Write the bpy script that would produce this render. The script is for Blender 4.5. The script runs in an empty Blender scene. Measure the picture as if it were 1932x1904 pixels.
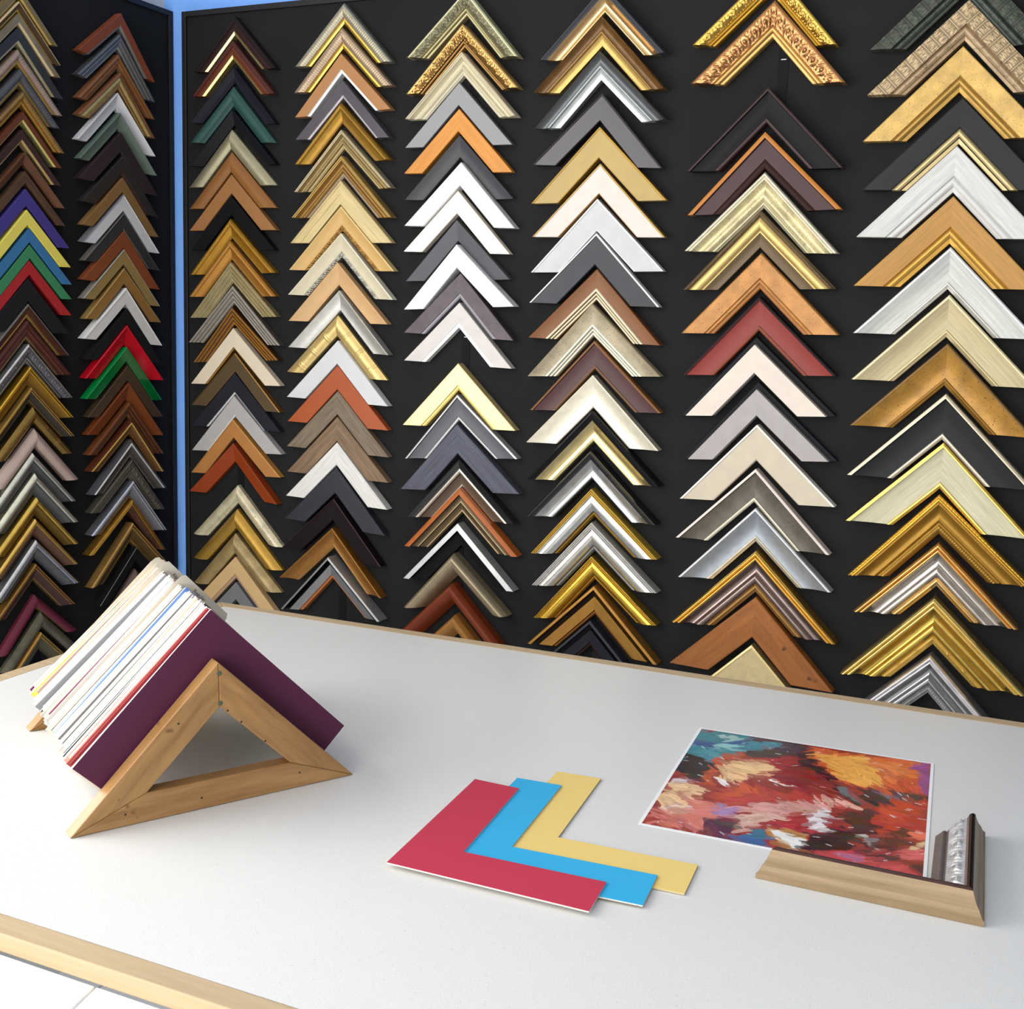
import bpy, bmesh, math, random
import numpy as np
from mathutils import Matrix, Vector, noise

scene = bpy.context.scene
COL = scene.collection
R = math.radians

# ------------------------------------------------------------------ camera, world, lights, exposure
cam_data = bpy.data.cameras.new('camera')
cam = bpy.data.objects.new('camera', cam_data)
COL.objects.link(cam)
cam_data.sensor_fit = 'HORIZONTAL'
cam_data.sensor_width = 36.0
cam_data.lens = 36.0 * 2168.3285 / 1932.0
cam_data.clip_start = 0.02
_pitch, _roll, _head = 0.162263, 0.0384564, 0.4404678
_cp, _sp, _cr, _sr = math.cos(_pitch), math.sin(_pitch), math.cos(_roll), math.sin(_roll)
_rot = Matrix.Rotation(_head, 3, 'Z')
_fw, _up, _rt = Vector((0, _cp, -_sp)), Vector((0, _sp, _cp)), Vector((1, 0, 0))
_x, _y, _z = _rot @ (_cr * _rt + _sr * _up), _rot @ (-_sr * _rt + _cr * _up), _rot @ (-_fw)
cam.matrix_world = Matrix(((_x.x, _y.x, _z.x, 0.0), (_x.y, _y.y, _z.y, -1.945721),
                           (_x.z, _y.z, _z.z, 1.4), (0, 0, 0, 1)))
scene.camera = cam

world = bpy.data.worlds.new('daylight_sky')
scene.world = world
world.use_nodes = True
_bg = world.node_tree.nodes['Background']
_bg.inputs['Color'].default_value = (0.93, 0.97, 1.0, 1)
_bg.inputs['Strength'].default_value = 1.0

def area_light(name, loc, rot, sx, sy, power, colour):
    d = bpy.data.lights.new(name, 'AREA')
    d.shape = 'RECTANGLE'; d.size = sx; d.size_y = sy
    d.energy = power; d.color = colour
    o = bpy.data.objects.new(name, d)
    o.location = loc; o.rotation_euler = rot
    COL.objects.link(o)
    return o
# daylight entering through the big side window and the shop front behind the photographer
area_light('side_window_daylight', (-1.80, -1.93, 1.62), (0, R(-90), 0), 1.55, 1.9, 35, (1.0, 0.99, 0.97))
area_light('shop_front_daylight', (-0.60, -4.62, 1.55), (R(90), 0, 0), 2.0, 2.1, 60, (1.0, 0.99, 0.97))

scene.view_settings.view_transform = 'Standard'
scene.view_settings.look = 'None'
scene.view_settings.exposure = 0.45
scene.view_settings.gamma = 1.0
scene.view_settings.use_curve_mapping = False
scene.cycles.max_bounces = 8
scene.cycles.sample_clamp_indirect = 4.0

# ------------------------------------------------------------------ helpers
def lin(c):
    return c / 12.92 if c <= 0.04045 else ((c + 0.055) / 1.055) ** 2.4
def hexlin(h):
    return tuple(lin(int(h[i:i + 2], 16) / 255.0) for i in (0, 2, 4))

class NT:
    """tiny node-tree helper"""
    def __init__(s, name):
        s.m = bpy.data.materials.new(name); s.m.use_nodes = True
        s.t = s.m.node_tree; s.b = s.t.nodes['Principled BSDF']
    def n(s, kind, **kw):
        x = s.t.nodes.new(kind)
        for k, v in kw.items():
            if k in x.inputs: x.inputs[k].default_value = v
            else: setattr(x, k, v)
        return x
    def l(s, a, b): s.t.links.new(a, b)
    def uvmap(s, scale):
        tc = s.n('ShaderNodeTexCoord'); oi = s.n('ShaderNodeObjectInfo')
        mp = s.n('ShaderNodeMapping'); mp.inputs['Scale'].default_value = scale
        mul = s.n('ShaderNodeVectorMath', operation='SCALE'); mul.inputs['Scale'].default_value = 37.0
        cx = s.n('ShaderNodeCombineXYZ'); s.l(oi.outputs['Random'], cx.inputs[2])
        s.l(cx.outputs[0], mul.inputs[0])
        add = s.n('ShaderNodeVectorMath', operation='ADD')
        s.l(tc.outputs['UV'], mp.inputs['Vector']); s.l(mp.outputs[0], add.inputs[0]); s.l(mul.outputs[0], add.inputs[1])
        return add.outputs[0]
    def mix(s, fac, c1, c2):
        mx = s.n('ShaderNodeMix', data_type='RGBA')
        for sock, v in ((mx.inputs[0], fac), (mx.inputs[6], c1), (mx.inputs[7], c2)):
            if isinstance(v, bpy.types.NodeSocket): s.l(v, sock)
            elif isinstance(v, (int, float)): sock.default_value = v
            else: sock.default_value = (*v, 1)
        return mx.outputs[2]
    def ramp(s, src, a, b):
        r = s.n('ShaderNodeMapRange'); r.inputs[1].default_value = a; r.inputs[2].default_value = b
        s.l(src, r.inputs[0]); return r.outputs[0]
    def noise(s, vec, scale, detail=3, rough=.5):
        x = s.n('ShaderNodeTexNoise'); x.inputs['Scale'].default_value = scale
        x.inputs['Detail'].default_value = detail; x.inputs['Roughness'].default_value = rough
        s.l(vec, x.inputs['Vector']); return x.outputs[0]
    def bump(s, h, dist, strength=1.0):
        b = s.n('ShaderNodeBump'); b.inputs['Distance'].default_value = dist; b.inputs['Strength'].default_value = strength
        s.l(h, b.inputs['Height']); s.l(b.outputs[0], s.b.inputs['Normal'])
    def set(s, col=None, rough=None, metal=None, spec=None, coat=None):
        I = s.b.inputs
        for k, v in (('Base Color', col), ('Roughness', rough), ('Metallic', metal), ('Specular IOR Level', spec), ('Coat Weight', coat)):
            if v is None: continue
            if isinstance(v, bpy.types.NodeSocket): s.l(v, I[k])
            elif isinstance(v, tuple): I[k].default_value = (*v, 1)
            else: I[k].default_value = v
        return s.m

_mats = {}
def finish(code):
    """code = six hex digits + one letter for the finish"""
    if code in _mats: return _mats[code]
    c = hexlin(code[:6]); f = code[6]
    m = NT('finish_' + code)
    lum = .3 * c[0] + .6 * c[1] + .1 * c[2]
    sp = .10 if lum < .025 else .28
    dk = tuple(v * (.62 if lum < .25 else .84) for v in c); lt = tuple(min(1, v * 1.12) for v in c)
    if f == 'm':
        v = m.uvmap((1, 1, 1)); n = m.noise(v, 60)
        mat = m.set(m.mix(m.ramp(n, .3, .7), tuple(x * .95 for x in c), c), .62, 0, min(sp, .25))
    elif f == 's':
        v = m.uvmap((1, 1, 1)); n = m.noise(v, 45)
        mat = m.set(m.mix(m.ramp(n, .3, .7), tuple(x * .94 for x in c), tuple(min(1, x * 1.03) for x in c)), .42, 0, sp)
    elif f == 'g':
        v = m.uvmap((1, 1, 1)); n = m.noise(v, 30)
        mat = m.set(m.mix(m.ramp(n, .3, .7), tuple(x * .93 for x in c), c), .13, 0, .5)
    elif f == 'w':
        v = m.uvmap((14, 260, 1)); n = m.noise(v, 1.0, 5, .65)
        mat = m.set(m.mix(m.ramp(n, .35, .68), dk, lt), .48, 0, .35); m.bump(n, .0004, .6)
    elif f == 'd':
        v = m.uvmap((1, 1, 1)); n = m.noise(v, 420, 2, .6); n2 = m.noise(v, 40, 3)
        base = m.mix(m.ramp(n2, .35, .68), tuple(x * .78 for x in c), lt)
        mat = m.set(m.mix(m.ramp(n, .625, .68), base, tuple(x * .28 for x in c)), .42, .25, .45); m.bump(n2, .0006, .6)
    elif f == 'N':      # brushed along the moulding: anisotropic sheen follows the leg
        v = m.uvmap((8, 900, 1)); n = m.noise(v, 1, 3)
        mat = m.set(m.mix(m.ramp(n, .3, .7), tuple(x * .92 for x in c), c), .34, .85, .5)
        m.b.inputs['Anisotropic'].default_value = .8
        tg = m.n('ShaderNodeTangent', direction_type='UV_MAP'); m.l(tg.outputs[0], m.b.inputs['Tangent'])
    elif f == 'q':      # knotty wood
        v = m.uvmap((10, 120, 1)); n = m.noise(v, 1, 5, .65); n2 = m.noise(m.uvmap((26, 34, 1)), 1, 1.5); n3 = m.noise(m.uvmap((160, 420, 1)), 1, 2)
        base = m.mix(m.ramp(n, .3, .7), tuple(x * .74 for x in c), lt)
        base = m.mix(m.ramp(n3, .68, .73), base, tuple(x * .3 for x in c))
        mat = m.set(m.mix(m.ramp(n2, .705, .745), base, tuple(x * .22 for x in c)), .5, 0, .3)
    elif f == 'c':      # two-tone reptile print: scale borders every 16.5 mm, wavy striations inside each scale
        v = m.uvmap((1, 1, 1)); tc = m.n('ShaderNodeTexCoord'); sx = m.n('ShaderNodeSeparateXYZ'); m.l(tc.outputs['UV'], sx.inputs[0])
        a = m.n('ShaderNodeMath', operation='MULTIPLY'); a.inputs[1].default_value = 1 / .0165; m.l(sx.outputs[0], a.inputs[0])
        fr = m.n('ShaderNodeMath', operation='FRACT'); m.l(a.outputs[0], fr.inputs[0])
        d = m.n('ShaderNodeMath', operation='SUBTRACT'); d.inputs[1].default_value = .5; m.l(fr.outputs[0], d.inputs[0])
        d2 = m.n('ShaderNodeMath', operation='ABSOLUTE'); m.l(d.outputs[0], d2.inputs[0])
        mp = m.n('ShaderNodeMapping'); mp.inputs['Scale'].default_value = (110, 620, 1); mp.inputs['Rotation'].default_value = (0, 0, .12); m.l(tc.outputs['UV'], mp.inputs[0])
        st = m.noise(mp.outputs[0], 1, 2, .5)
        body = m.mix(m.ramp(st, .42, .58), tuple(x * .42 for x in c), tuple(min(1, x * 1.25) for x in c))
        edge = m.mix(m.ramp(d2.outputs[0], .08, .26), tuple(x * .40 for x in c), body)
        mat = m.set(m.mix(m.ramp(d2.outputs[0], .05, .03), edge, tuple(min(1, x * 1.1) for x in c)), .5, 0, .3); m.bump(st, .0005, .7)
    elif f == 'M':
        v = m.uvmap((1, 1.6, 1)); n = m.noise(v, 70, 4); n2 = m.noise(v, 500, 2)
        mat = m.set(m.mix(m.ramp(n, .3, .7), tuple(x * .88 for x in c), tuple(min(1, x * 1.05) for x in c)), m.ramp(n2, -1.2, 2.6), .62, .4)
    else:
        v = m.uvmap((1, 2, 1)); n = m.noise(v, 60, 4)
        mat = m.set(m.mix(m.ramp(n, .3, .7), tuple(x * .88 for x in c), lt), .24, .85, .5)
    _mats[code] = mat
    return mat

def mesh_obj(name, verts, faces, mat, parent=None, smooth=None, uvs=None, mats=None, midx=None):
    me = bpy.data.meshes.new(name)
    me.from_pydata(verts, [], faces)
    for mm in (mats or [mat]): me.materials.append(mm)
    if midx is not None: me.polygons.foreach_set('material_index', midx)
    if smooth is not None: me.polygons.foreach_set('use_smooth', smooth)
    if uvs is not None:
        ul = me.uv_layers.new(name='UVMap')
        li = np.empty(len(me.loops), dtype=np.int32); me.loops.foreach_get('vertex_index', li)
        ul.data.foreach_set('uv', np.asarray(uvs, dtype=np.float32)[li].ravel())
    me.update()
    o = bpy.data.objects.new(name, me); COL.objects.link(o)
    if parent is not None: o.parent = parent
    return o

def tag(o, label=None, cat=None, group=None, kind=None):
    if label: o['label'] = label
    if cat: o['category'] = cat
    if group: o['group'] = group
    if kind: o['kind'] = kind
    return o

def empty(name, M):
    o = bpy.data.objects.new(name, None); o.empty_display_size = .02
    COL.objects.link(o); o.matrix_world = M
    return o

def prism(poly, z0, z1, bevel=0.0):
    """closed prism over a 2-D polygon (counter-clockwise)"""
    n = len(poly)
    v = [(x, y, z0) for x, y in poly] + [(x, y, z1) for x, y in poly]
    f = [tuple(range(n - 1, -1, -1)), tuple(range(n, 2 * n))]
    f += [(i, (i + 1) % n, n + (i + 1) % n, n + i) for i in range(n)]
    return v, f

def box(x0, x1, y0, y1, z0, z1):
    return prism([(x0, y0), (x1, y0), (x1, y1), (x0, y1)], z0, z1)

def bevel_obj(o, w, seg=2):
    b = o.modifiers.new('edge', 'BEVEL'); b.width = w; b.segments = seg; b.limit_method = 'ANGLE'
    return o

def join(parts):
    V, F = [], []
    for v, f in parts:
        k = len(V); V += v; F += [tuple(i + k for i in q) for q in f]
    return V, F

# ------------------------------------------------------------------ room
XL = -1.754          # face of the left display panel
m = NT('blue_wall_paint'); tc = m.n('ShaderNodeTexCoord')
blue_paint = m.set(m.mix(m.ramp(m.noise(tc.outputs['Object'], 30), .3, .7), hexlin('7cb0fc'), hexlin('82b4ff')), .7, 0, .2)
m = NT('white_wall_paint'); tc = m.n('ShaderNodeTexCoord')
white_paint = m.set(m.mix(m.ramp(m.noise(tc.outputs['Object'], 14), .3, .7), hexlin('d2d1cc'), hexlin('dcdbd7')), .75, 0, .2)
m = NT('grey_wall_paint'); tc = m.n('ShaderNodeTexCoord')
grey_paint = m.set(m.mix(m.ramp(m.noise(tc.outputs['Object'], 14), .3, .7), hexlin('86847f'), hexlin('8c8a85')), .75, 0, .2)
m = NT('black_felt'); tc = m.n('ShaderNodeTexCoord')
n1 = m.noise(tc.outputs['Object'], 900, 2); n2 = m.noise(tc.outputs['Object'], 6, 2)
felt = m.set(m.mix(m.ramp(n2, .3, .7), (.0095, .0095, .010), (.0125, .0125, .013)), .88, 0, .2); m.bump(n1, .0004, .5)
black_strip = NT('black_hanging_strip').set((.004, .004, .005), .7, 0, .15)
m = NT('black_border_wood'); border_mat = m.set((.010, .010, .012), .5, 0, .35)
tag_white = NT('white_tag').set((.5, .5, .5), .6)

def structure(name, parts, mat):
    v, f = join(parts); return tag(mesh_obj(name, v, f, mat), kind='structure')

structure('wall_back', [box(-1.90, 3.3, .020, .14, 0, 2.7)], blue_paint)
structure('wall_left', [box(-1.90, -1.774, -.95, .020, 0, 2.7), box(-1.90, -1.774, -4.75, -2.90, 0, 2.7),
                        box(-1.90, -1.774, -2.90, -.95, 0, .80), box(-1.90, -1.774, -2.90, -.95, 2.45, 2.7)], white_paint)
structure('wall_right', [box(3.2, 3.3, -4.75, .020, 0, 2.7)], grey_paint)
structure('wall_front', [box(-1.774, -1.65, -4.75, -4.6, 0, 2.7), box(1.35, 3.2, -4.75, -4.6, 0, 2.7),
                         box(-1.65, 1.35, -4.75, -4.6, 0, .45), box(-1.65, 1.35, -4.75, -4.6, 2.65, 2.7)], grey_paint)
structure('ceiling', [box(-1.9, 3.3, -4.75, .14, 2.7, 2.78)], white_paint)
frame_white = NT('window_frame_white').set((.75, .75, .74), .4)
structure('window_1', [box(-1.86, -1.80, -2.90, -2.86, .80, 2.45), box(-1.86, -1.80, -.99, -.95, .80, 2.45),
                       box(-1.86, -1.80, -2.86, -.99, .80, .84), box(-1.86, -1.80, -2.86, -.99, 2.41, 2.45)], frame_white)
structure('window_2', [box(-1.65, -1.59, -4.70, -4.64, .45, 2.65), box(1.29, 1.35, -4.70, -4.64, .45, 2.65),
                       box(-1.59, 1.29, -4.70, -4.64, .45, .51), box(-1.59, 1.29, -4.70, -4.64, 2.59, 2.65)], frame_white)
structure('baseboard_back', [box(-1.774, 3.2, .004, .020, 0, .10)], frame_white)

# floor: pale tiles on a grout bed, joints at x=-1.665 so that one shows beyond the table edge
m = NT('floor_tile_glaze'); tc = m.n('ShaderNodeTexCoord')
tile_mat = m.set(m.mix(m.ramp(m.noise(tc.outputs['Object'], 5, 4), .3, .7), hexlin('e6e4df'), hexlin('f0eeea')), .35, 0, .4)
grout = NT('grey_grout').set(hexlin('a8a6a2'), .85)
floor = structure('floor', [box(-1.9, 3.3, -4.75, .14, -.10, -.004)], grout)
tw = .60
tv, tf = box(-tw / 2 + .003, tw / 2 - .003, -tw / 2 + .003, tw / 2 - .003, -.006, 0)
tile_me = None
for i in range(-1, 9):
    for j in range(-1, 8):
        cx = -1.665 + tw * (i + .5); cy = -.06 - tw * (j + .5) + .36
        x0, x1 = max(cx - tw / 2 + .003, -1.774), min(cx + tw / 2 - .003, 3.2)
        y0, y1 = max(cy - tw / 2 + .003, -4.6), min(cy + tw / 2 - .003, .02)
        if x1 - x0 < .02 or y1 - y0 < .02: continue
        full = (x1 - x0) > tw - .01 and (y1 - y0) > tw - .01
        if full and tile_me:
            o = bpy.data.objects.new('floor_tile', tile_me); COL.objects.link(o); o.parent = floor; o.location = (cx, cy, 0)
        else:
            v, f = (tv, tf) if full else box(x0 - cx, x1 - cx, y0 - cy, y1 - cy, -.006, 0)
            o = mesh_obj('floor_tile', v, f, tile_mat, floor); o.location = (cx, cy, 0)
            if full: tile_me = o.data

# display panels: felt board with a raised black border
def panel(name, label, M, x0, x1, y0, y1):
    p = empty(name, M); tag(p, label, 'display panel')
    v, f = box(x0, x1, y0, y1, -.0195, 0); mesh_obj('felt_board', v, f, felt, p)
    b, h = .011, .005
    for a in ((x0, x0 + b, y0, y1), (x1 - b, x1, y0, y1), (x0 + b, x1 - b, y1 - b, y1), (x0 + b, x1 - b, y0, y0 + b)):
        v, f = box(*a, .0002, h); bevel_obj(mesh_obj('border_strip', v, f, border_mat, p), .001)
    return p
M_BACK = Matrix(((1, 0, 0, 0), (0, 0, -1, 0), (0, 1, 0, 0), (0, 0, 0, 1)))
M_LEFT = Matrix(((0, 0, 1, XL), (1, 0, 0, 0), (0, 1, 0, 0), (0, 0, 0, 1)))
back_panel = panel('display_panel', 'wide black felt display panel on the blue wall holding six columns of corners', M_BACK, -1.7065, .72, .42, 1.990)
left_panel = panel('display_panel', 'narrow black felt display panel on the left wall holding two columns of corners', M_LEFT, -.82, .0185, .42, 1.999)

def hanging_strip(parent, x, ya, yb, wd=.017, mark=None):
    v, f = box(x - wd / 2, x + wd / 2, ya, yb, .0002, .0011)
    s = mesh_obj('hanging_strip', v, f, black_strip, parent)
    if mark:
        v, f = box(x - .004, x + .0045, mark, mark + .0016, .0012, .0016); mesh_obj('staple', v, f, tag_white, s)

PR={
'flat':(.94,[('a',0,.03,1),('a',0,.97,1),('a',0,1,.94)]),
'flatlip':(.95,[('a',0,.03,1),('a',0,.8,.97),('b',0,.82,.86),('b',.03,1,.8)]),
'hairlip':(.95,[('a',0,.03,1),('a',0,.9,.97),('b',0,.91,.88),('b',.02,1,.84)]),
'rimflat':(.95,[('c',0,.07,1),('a',0,.09,.93),('a',0,.96,.93),('b',0,1,.88)]),
'rimlip':(.95,[('c',.04,.16,1),('a',0,.2,.8),('a',0,.74,.7),('b',0,.78,.64),('b',.06,1,.6)]),
'rimfliplip':(.95,[('c',.02,.1,1),('a',0,.13,.84),('a',-.08,.86,.74),('b',0,.88,.84),('b',.03,1,.78)]),
'slope_in':(.95,[('a',.04,.08,1),('a',0,1,.55)]),
'scoop':(.95,[('a',0,.05,1),('a',-.12,.95,.62),('a',0,1,.58)]),
'rimscoop':(.95,[('c',.04,.09,1),('a',-.16,.82,.55),('b',.05,.92,.56),('b',0,1,.5)]),
'dome':(.4,[('a',.34,.97,.62),('b',0,1,.55)]),
'hump':(.6,[('a',.3,.72,.85),('a',-.04,1,.5)]),
'capdome':(.7,[('c',.2,.42,.9),('a',0,.46,.7),('a',-.05,.93,.5),('b',0,1,.48)]),
'caprib':(.8,[('c',.12,.36,.95),('d',.1,.5,.85,'rib'),('a',-.05,.9,.55),('b',.03,1,.5)]),
'capdip':(.7,[('a',.22,.36,.85),('a',0,.4,.75),('a',-.06,.88,.5),('b',.05,1,.46)]),
'lines3':(.9,[('c',.1,.3,1),('a',0,.34,.84),('a',.1,.64,.84),('a',0,.68,.7),('a',.04,.86,.68),('b',.05,1,.6)]),
'lines4':(.9,[('a',0,.04,.92),('b',.14,.17,.92),('a',-.02,.3,.84),('b',.14,.42,.84),('a',-.02,.55,.74),('b',.14,.67,.74),('a',-.02,.8,.64),('b',.12,.94,.62),('a',0,1,.55)]),
'riblip':(.8,[('c',0,.1,.95),('d',.12,.68,.85,'rib'),('a',0,.71,.7),('b',.04,1,.66)]),
'roperim':(.85,[('c',.06,.2,1),('a',0,.24,.85),('d',.12,.72,.85,'rope'),('a',0,.76,.78),('b',.06,1,.72)]),
'beadrim':(.85,[('c',0,.2,.9),('d',.12,.34,.9,'bead'),('a',0,.38,.86),('a',-.06,.88,.7),('b',.05,1,.66)]),
'beadrim2':(.85,[('c',0,.05,.95),('d',.1,.16,.95,'bead'),('c',0,.2,.9),('a',.1,.48,.9),('a',-.05,.6,.74),('b',-.1,1,.56)]),
'bandlip':(.9,[('c',.04,.14,1),('d',.08,.66,.78,'scroll'),('a',0,.69,.66),('b',.08,.84,.66),('a',0,.88,.55),('b',.03,1,.5)]),
'rimslope':(.9,[('c',.08,.16,1),('a',0,.19,.88),('c',.06,.32,.9),('a',-.04,.88,.56),('b',.03,1,.5)]),
'tripleslope':(.8,[('c',.06,.14,.95),('b',0,.17,.85),('c',.06,.31,.95),('b',0,.34,.85),('c',.06,.46,.92),('a',0,.5,.78),('a',0,1,.45)]),
'darklip':(.85,[('c',.1,.3,1),('c',0,.35,.85),('a',.06,.8,.8),('b',0,.82,.9),('b',0,1,.78)]),
'steps':(.8,[('a',.05,.16,.95),('a',0,.2,.85),('a',0,.55,.92),('a',0,.58,.84),('a',0,.85,.88),('a',0,1,.8)]),
'scooporn':(.95,[('c',0,.06,1),('a',-.12,.74,.66),('a',0,.76,.72),('b',.12,1,.6,'scroll')]),
'bamboo':(.5,[('a',.38,.97,.6,'bamboo'),('a',0,1,.5)]),
'ogee':(.9,[('c',.06,.1,1),('c',0,.13,.9),('c',.05,.22,.92),('a',-.18,.52,.62),('a',.18,.8,.56),('b',0,.83,.52),('b',.06,.93,.5),('b',0,1,.42)]),
'ogee2':(.8,[('a',.03,.06,.95),('a',0,.7,1),('b',0,.73,.9),('a',.05,.85,.9),('b',0,.88,.8),('b',.04,1,.74)]),
'deep':(.95,[('c',0,.3,1),('a',0,.32,.55),('a',0,.96,.4),('b',0,1,.38)]),
'widestep':(.95,[('c',.02,.13,1),('d',0,.16,.4),('d',0,.36,.4),('a',0,.38,.72),('a',0,.84,.62),('b',0,.87,.5),('b',.04,1,.46)]),
'backrim':(.9,[('c',.06,.1,1),('c',-.02,.3,.84),('a',-.2,.92,.6),('b',.03,1,.5)]),
'hollowlip':(.9,[('a',0,.04,1),('a',-.16,.48,.7),('c',.1,.6,.74),('b',0,.63,.64),('b',-.04,.94,.5),('b',0,1,.48)]),
'linelip':(.9,[('c',0,.03,1),('a',-.06,.6,.84),('b',.08,.72,.84),('c',0,.74,.7),('b',.08,.84,.72),('c',0,.86,.6),('b',.08,.97,.6),('c',0,1,.5)]),
'stepline':(.9,[('c',0,.04,1),('c',-.03,.32,.86),('b',.07,.5,.78),('a',0,.53,.62),('a',-.05,.92,.44),('b',0,1,.42)]),
'rimstep':(.9,[('c',.03,.25,1),('a',0,.28,.72),('a',-.04,.5,.66),('b',.03,.57,.7),('a',0,.6,.56),('a',-.03,.86,.46),('b',.02,.92,.48),('a',0,1,.38)]),
'rolldown':(.6,[('a',.12,.26,.98),('a',.20,1,.10)]),
'linedome':(.82,[('c',.04,.06,.9),('c',0,.08,.82),('c',.04,.14,.92),('c',0,.16,.84),('c',.04,.22,.94),('a',0,.25,.82),('a',.16,.8,.60),('b',0,.84,.46),('b',.05,.95,.42),('b',0,1,.32)]),
'hairline':(.9,[('a',0,.03,.97),('c',0,.06,1),('a',0,.09,.93),('a',0,.96,.9),('b',0,1,.86)]),
'backflat':(.35,[('c',0,.03,.42),('c',0,.22,.42),('a',0,.23,1),('a',0,.98,1),('b',0,1,.95)]),
'beadlip':(.9,[('a',0,.03,.96),('a',.02,.64,.84),('a',0,.67,.7),('b',.14,.86,.7),('a',0,.89,.6),('b',0,1,.54)]),
'croc':(.8,[('a',.06,.6,.95,'croc'),('b',0,.63,.75),('b',.12,.86,.78,'tick'),('b',0,.9,.66),('b',0,1,.6)]),
'carvedlip':(.85,[('c',.05,.07,.95,'rope'),('c',.1,.18,.95),('b',.06,.28,.88,'bead'),('a',-.12,.6,.66),('a',.04,.68,.62),('a',-.04,.76,.56),('b',.07,.92,.58),('a',0,1,.45)]),
}
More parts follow.
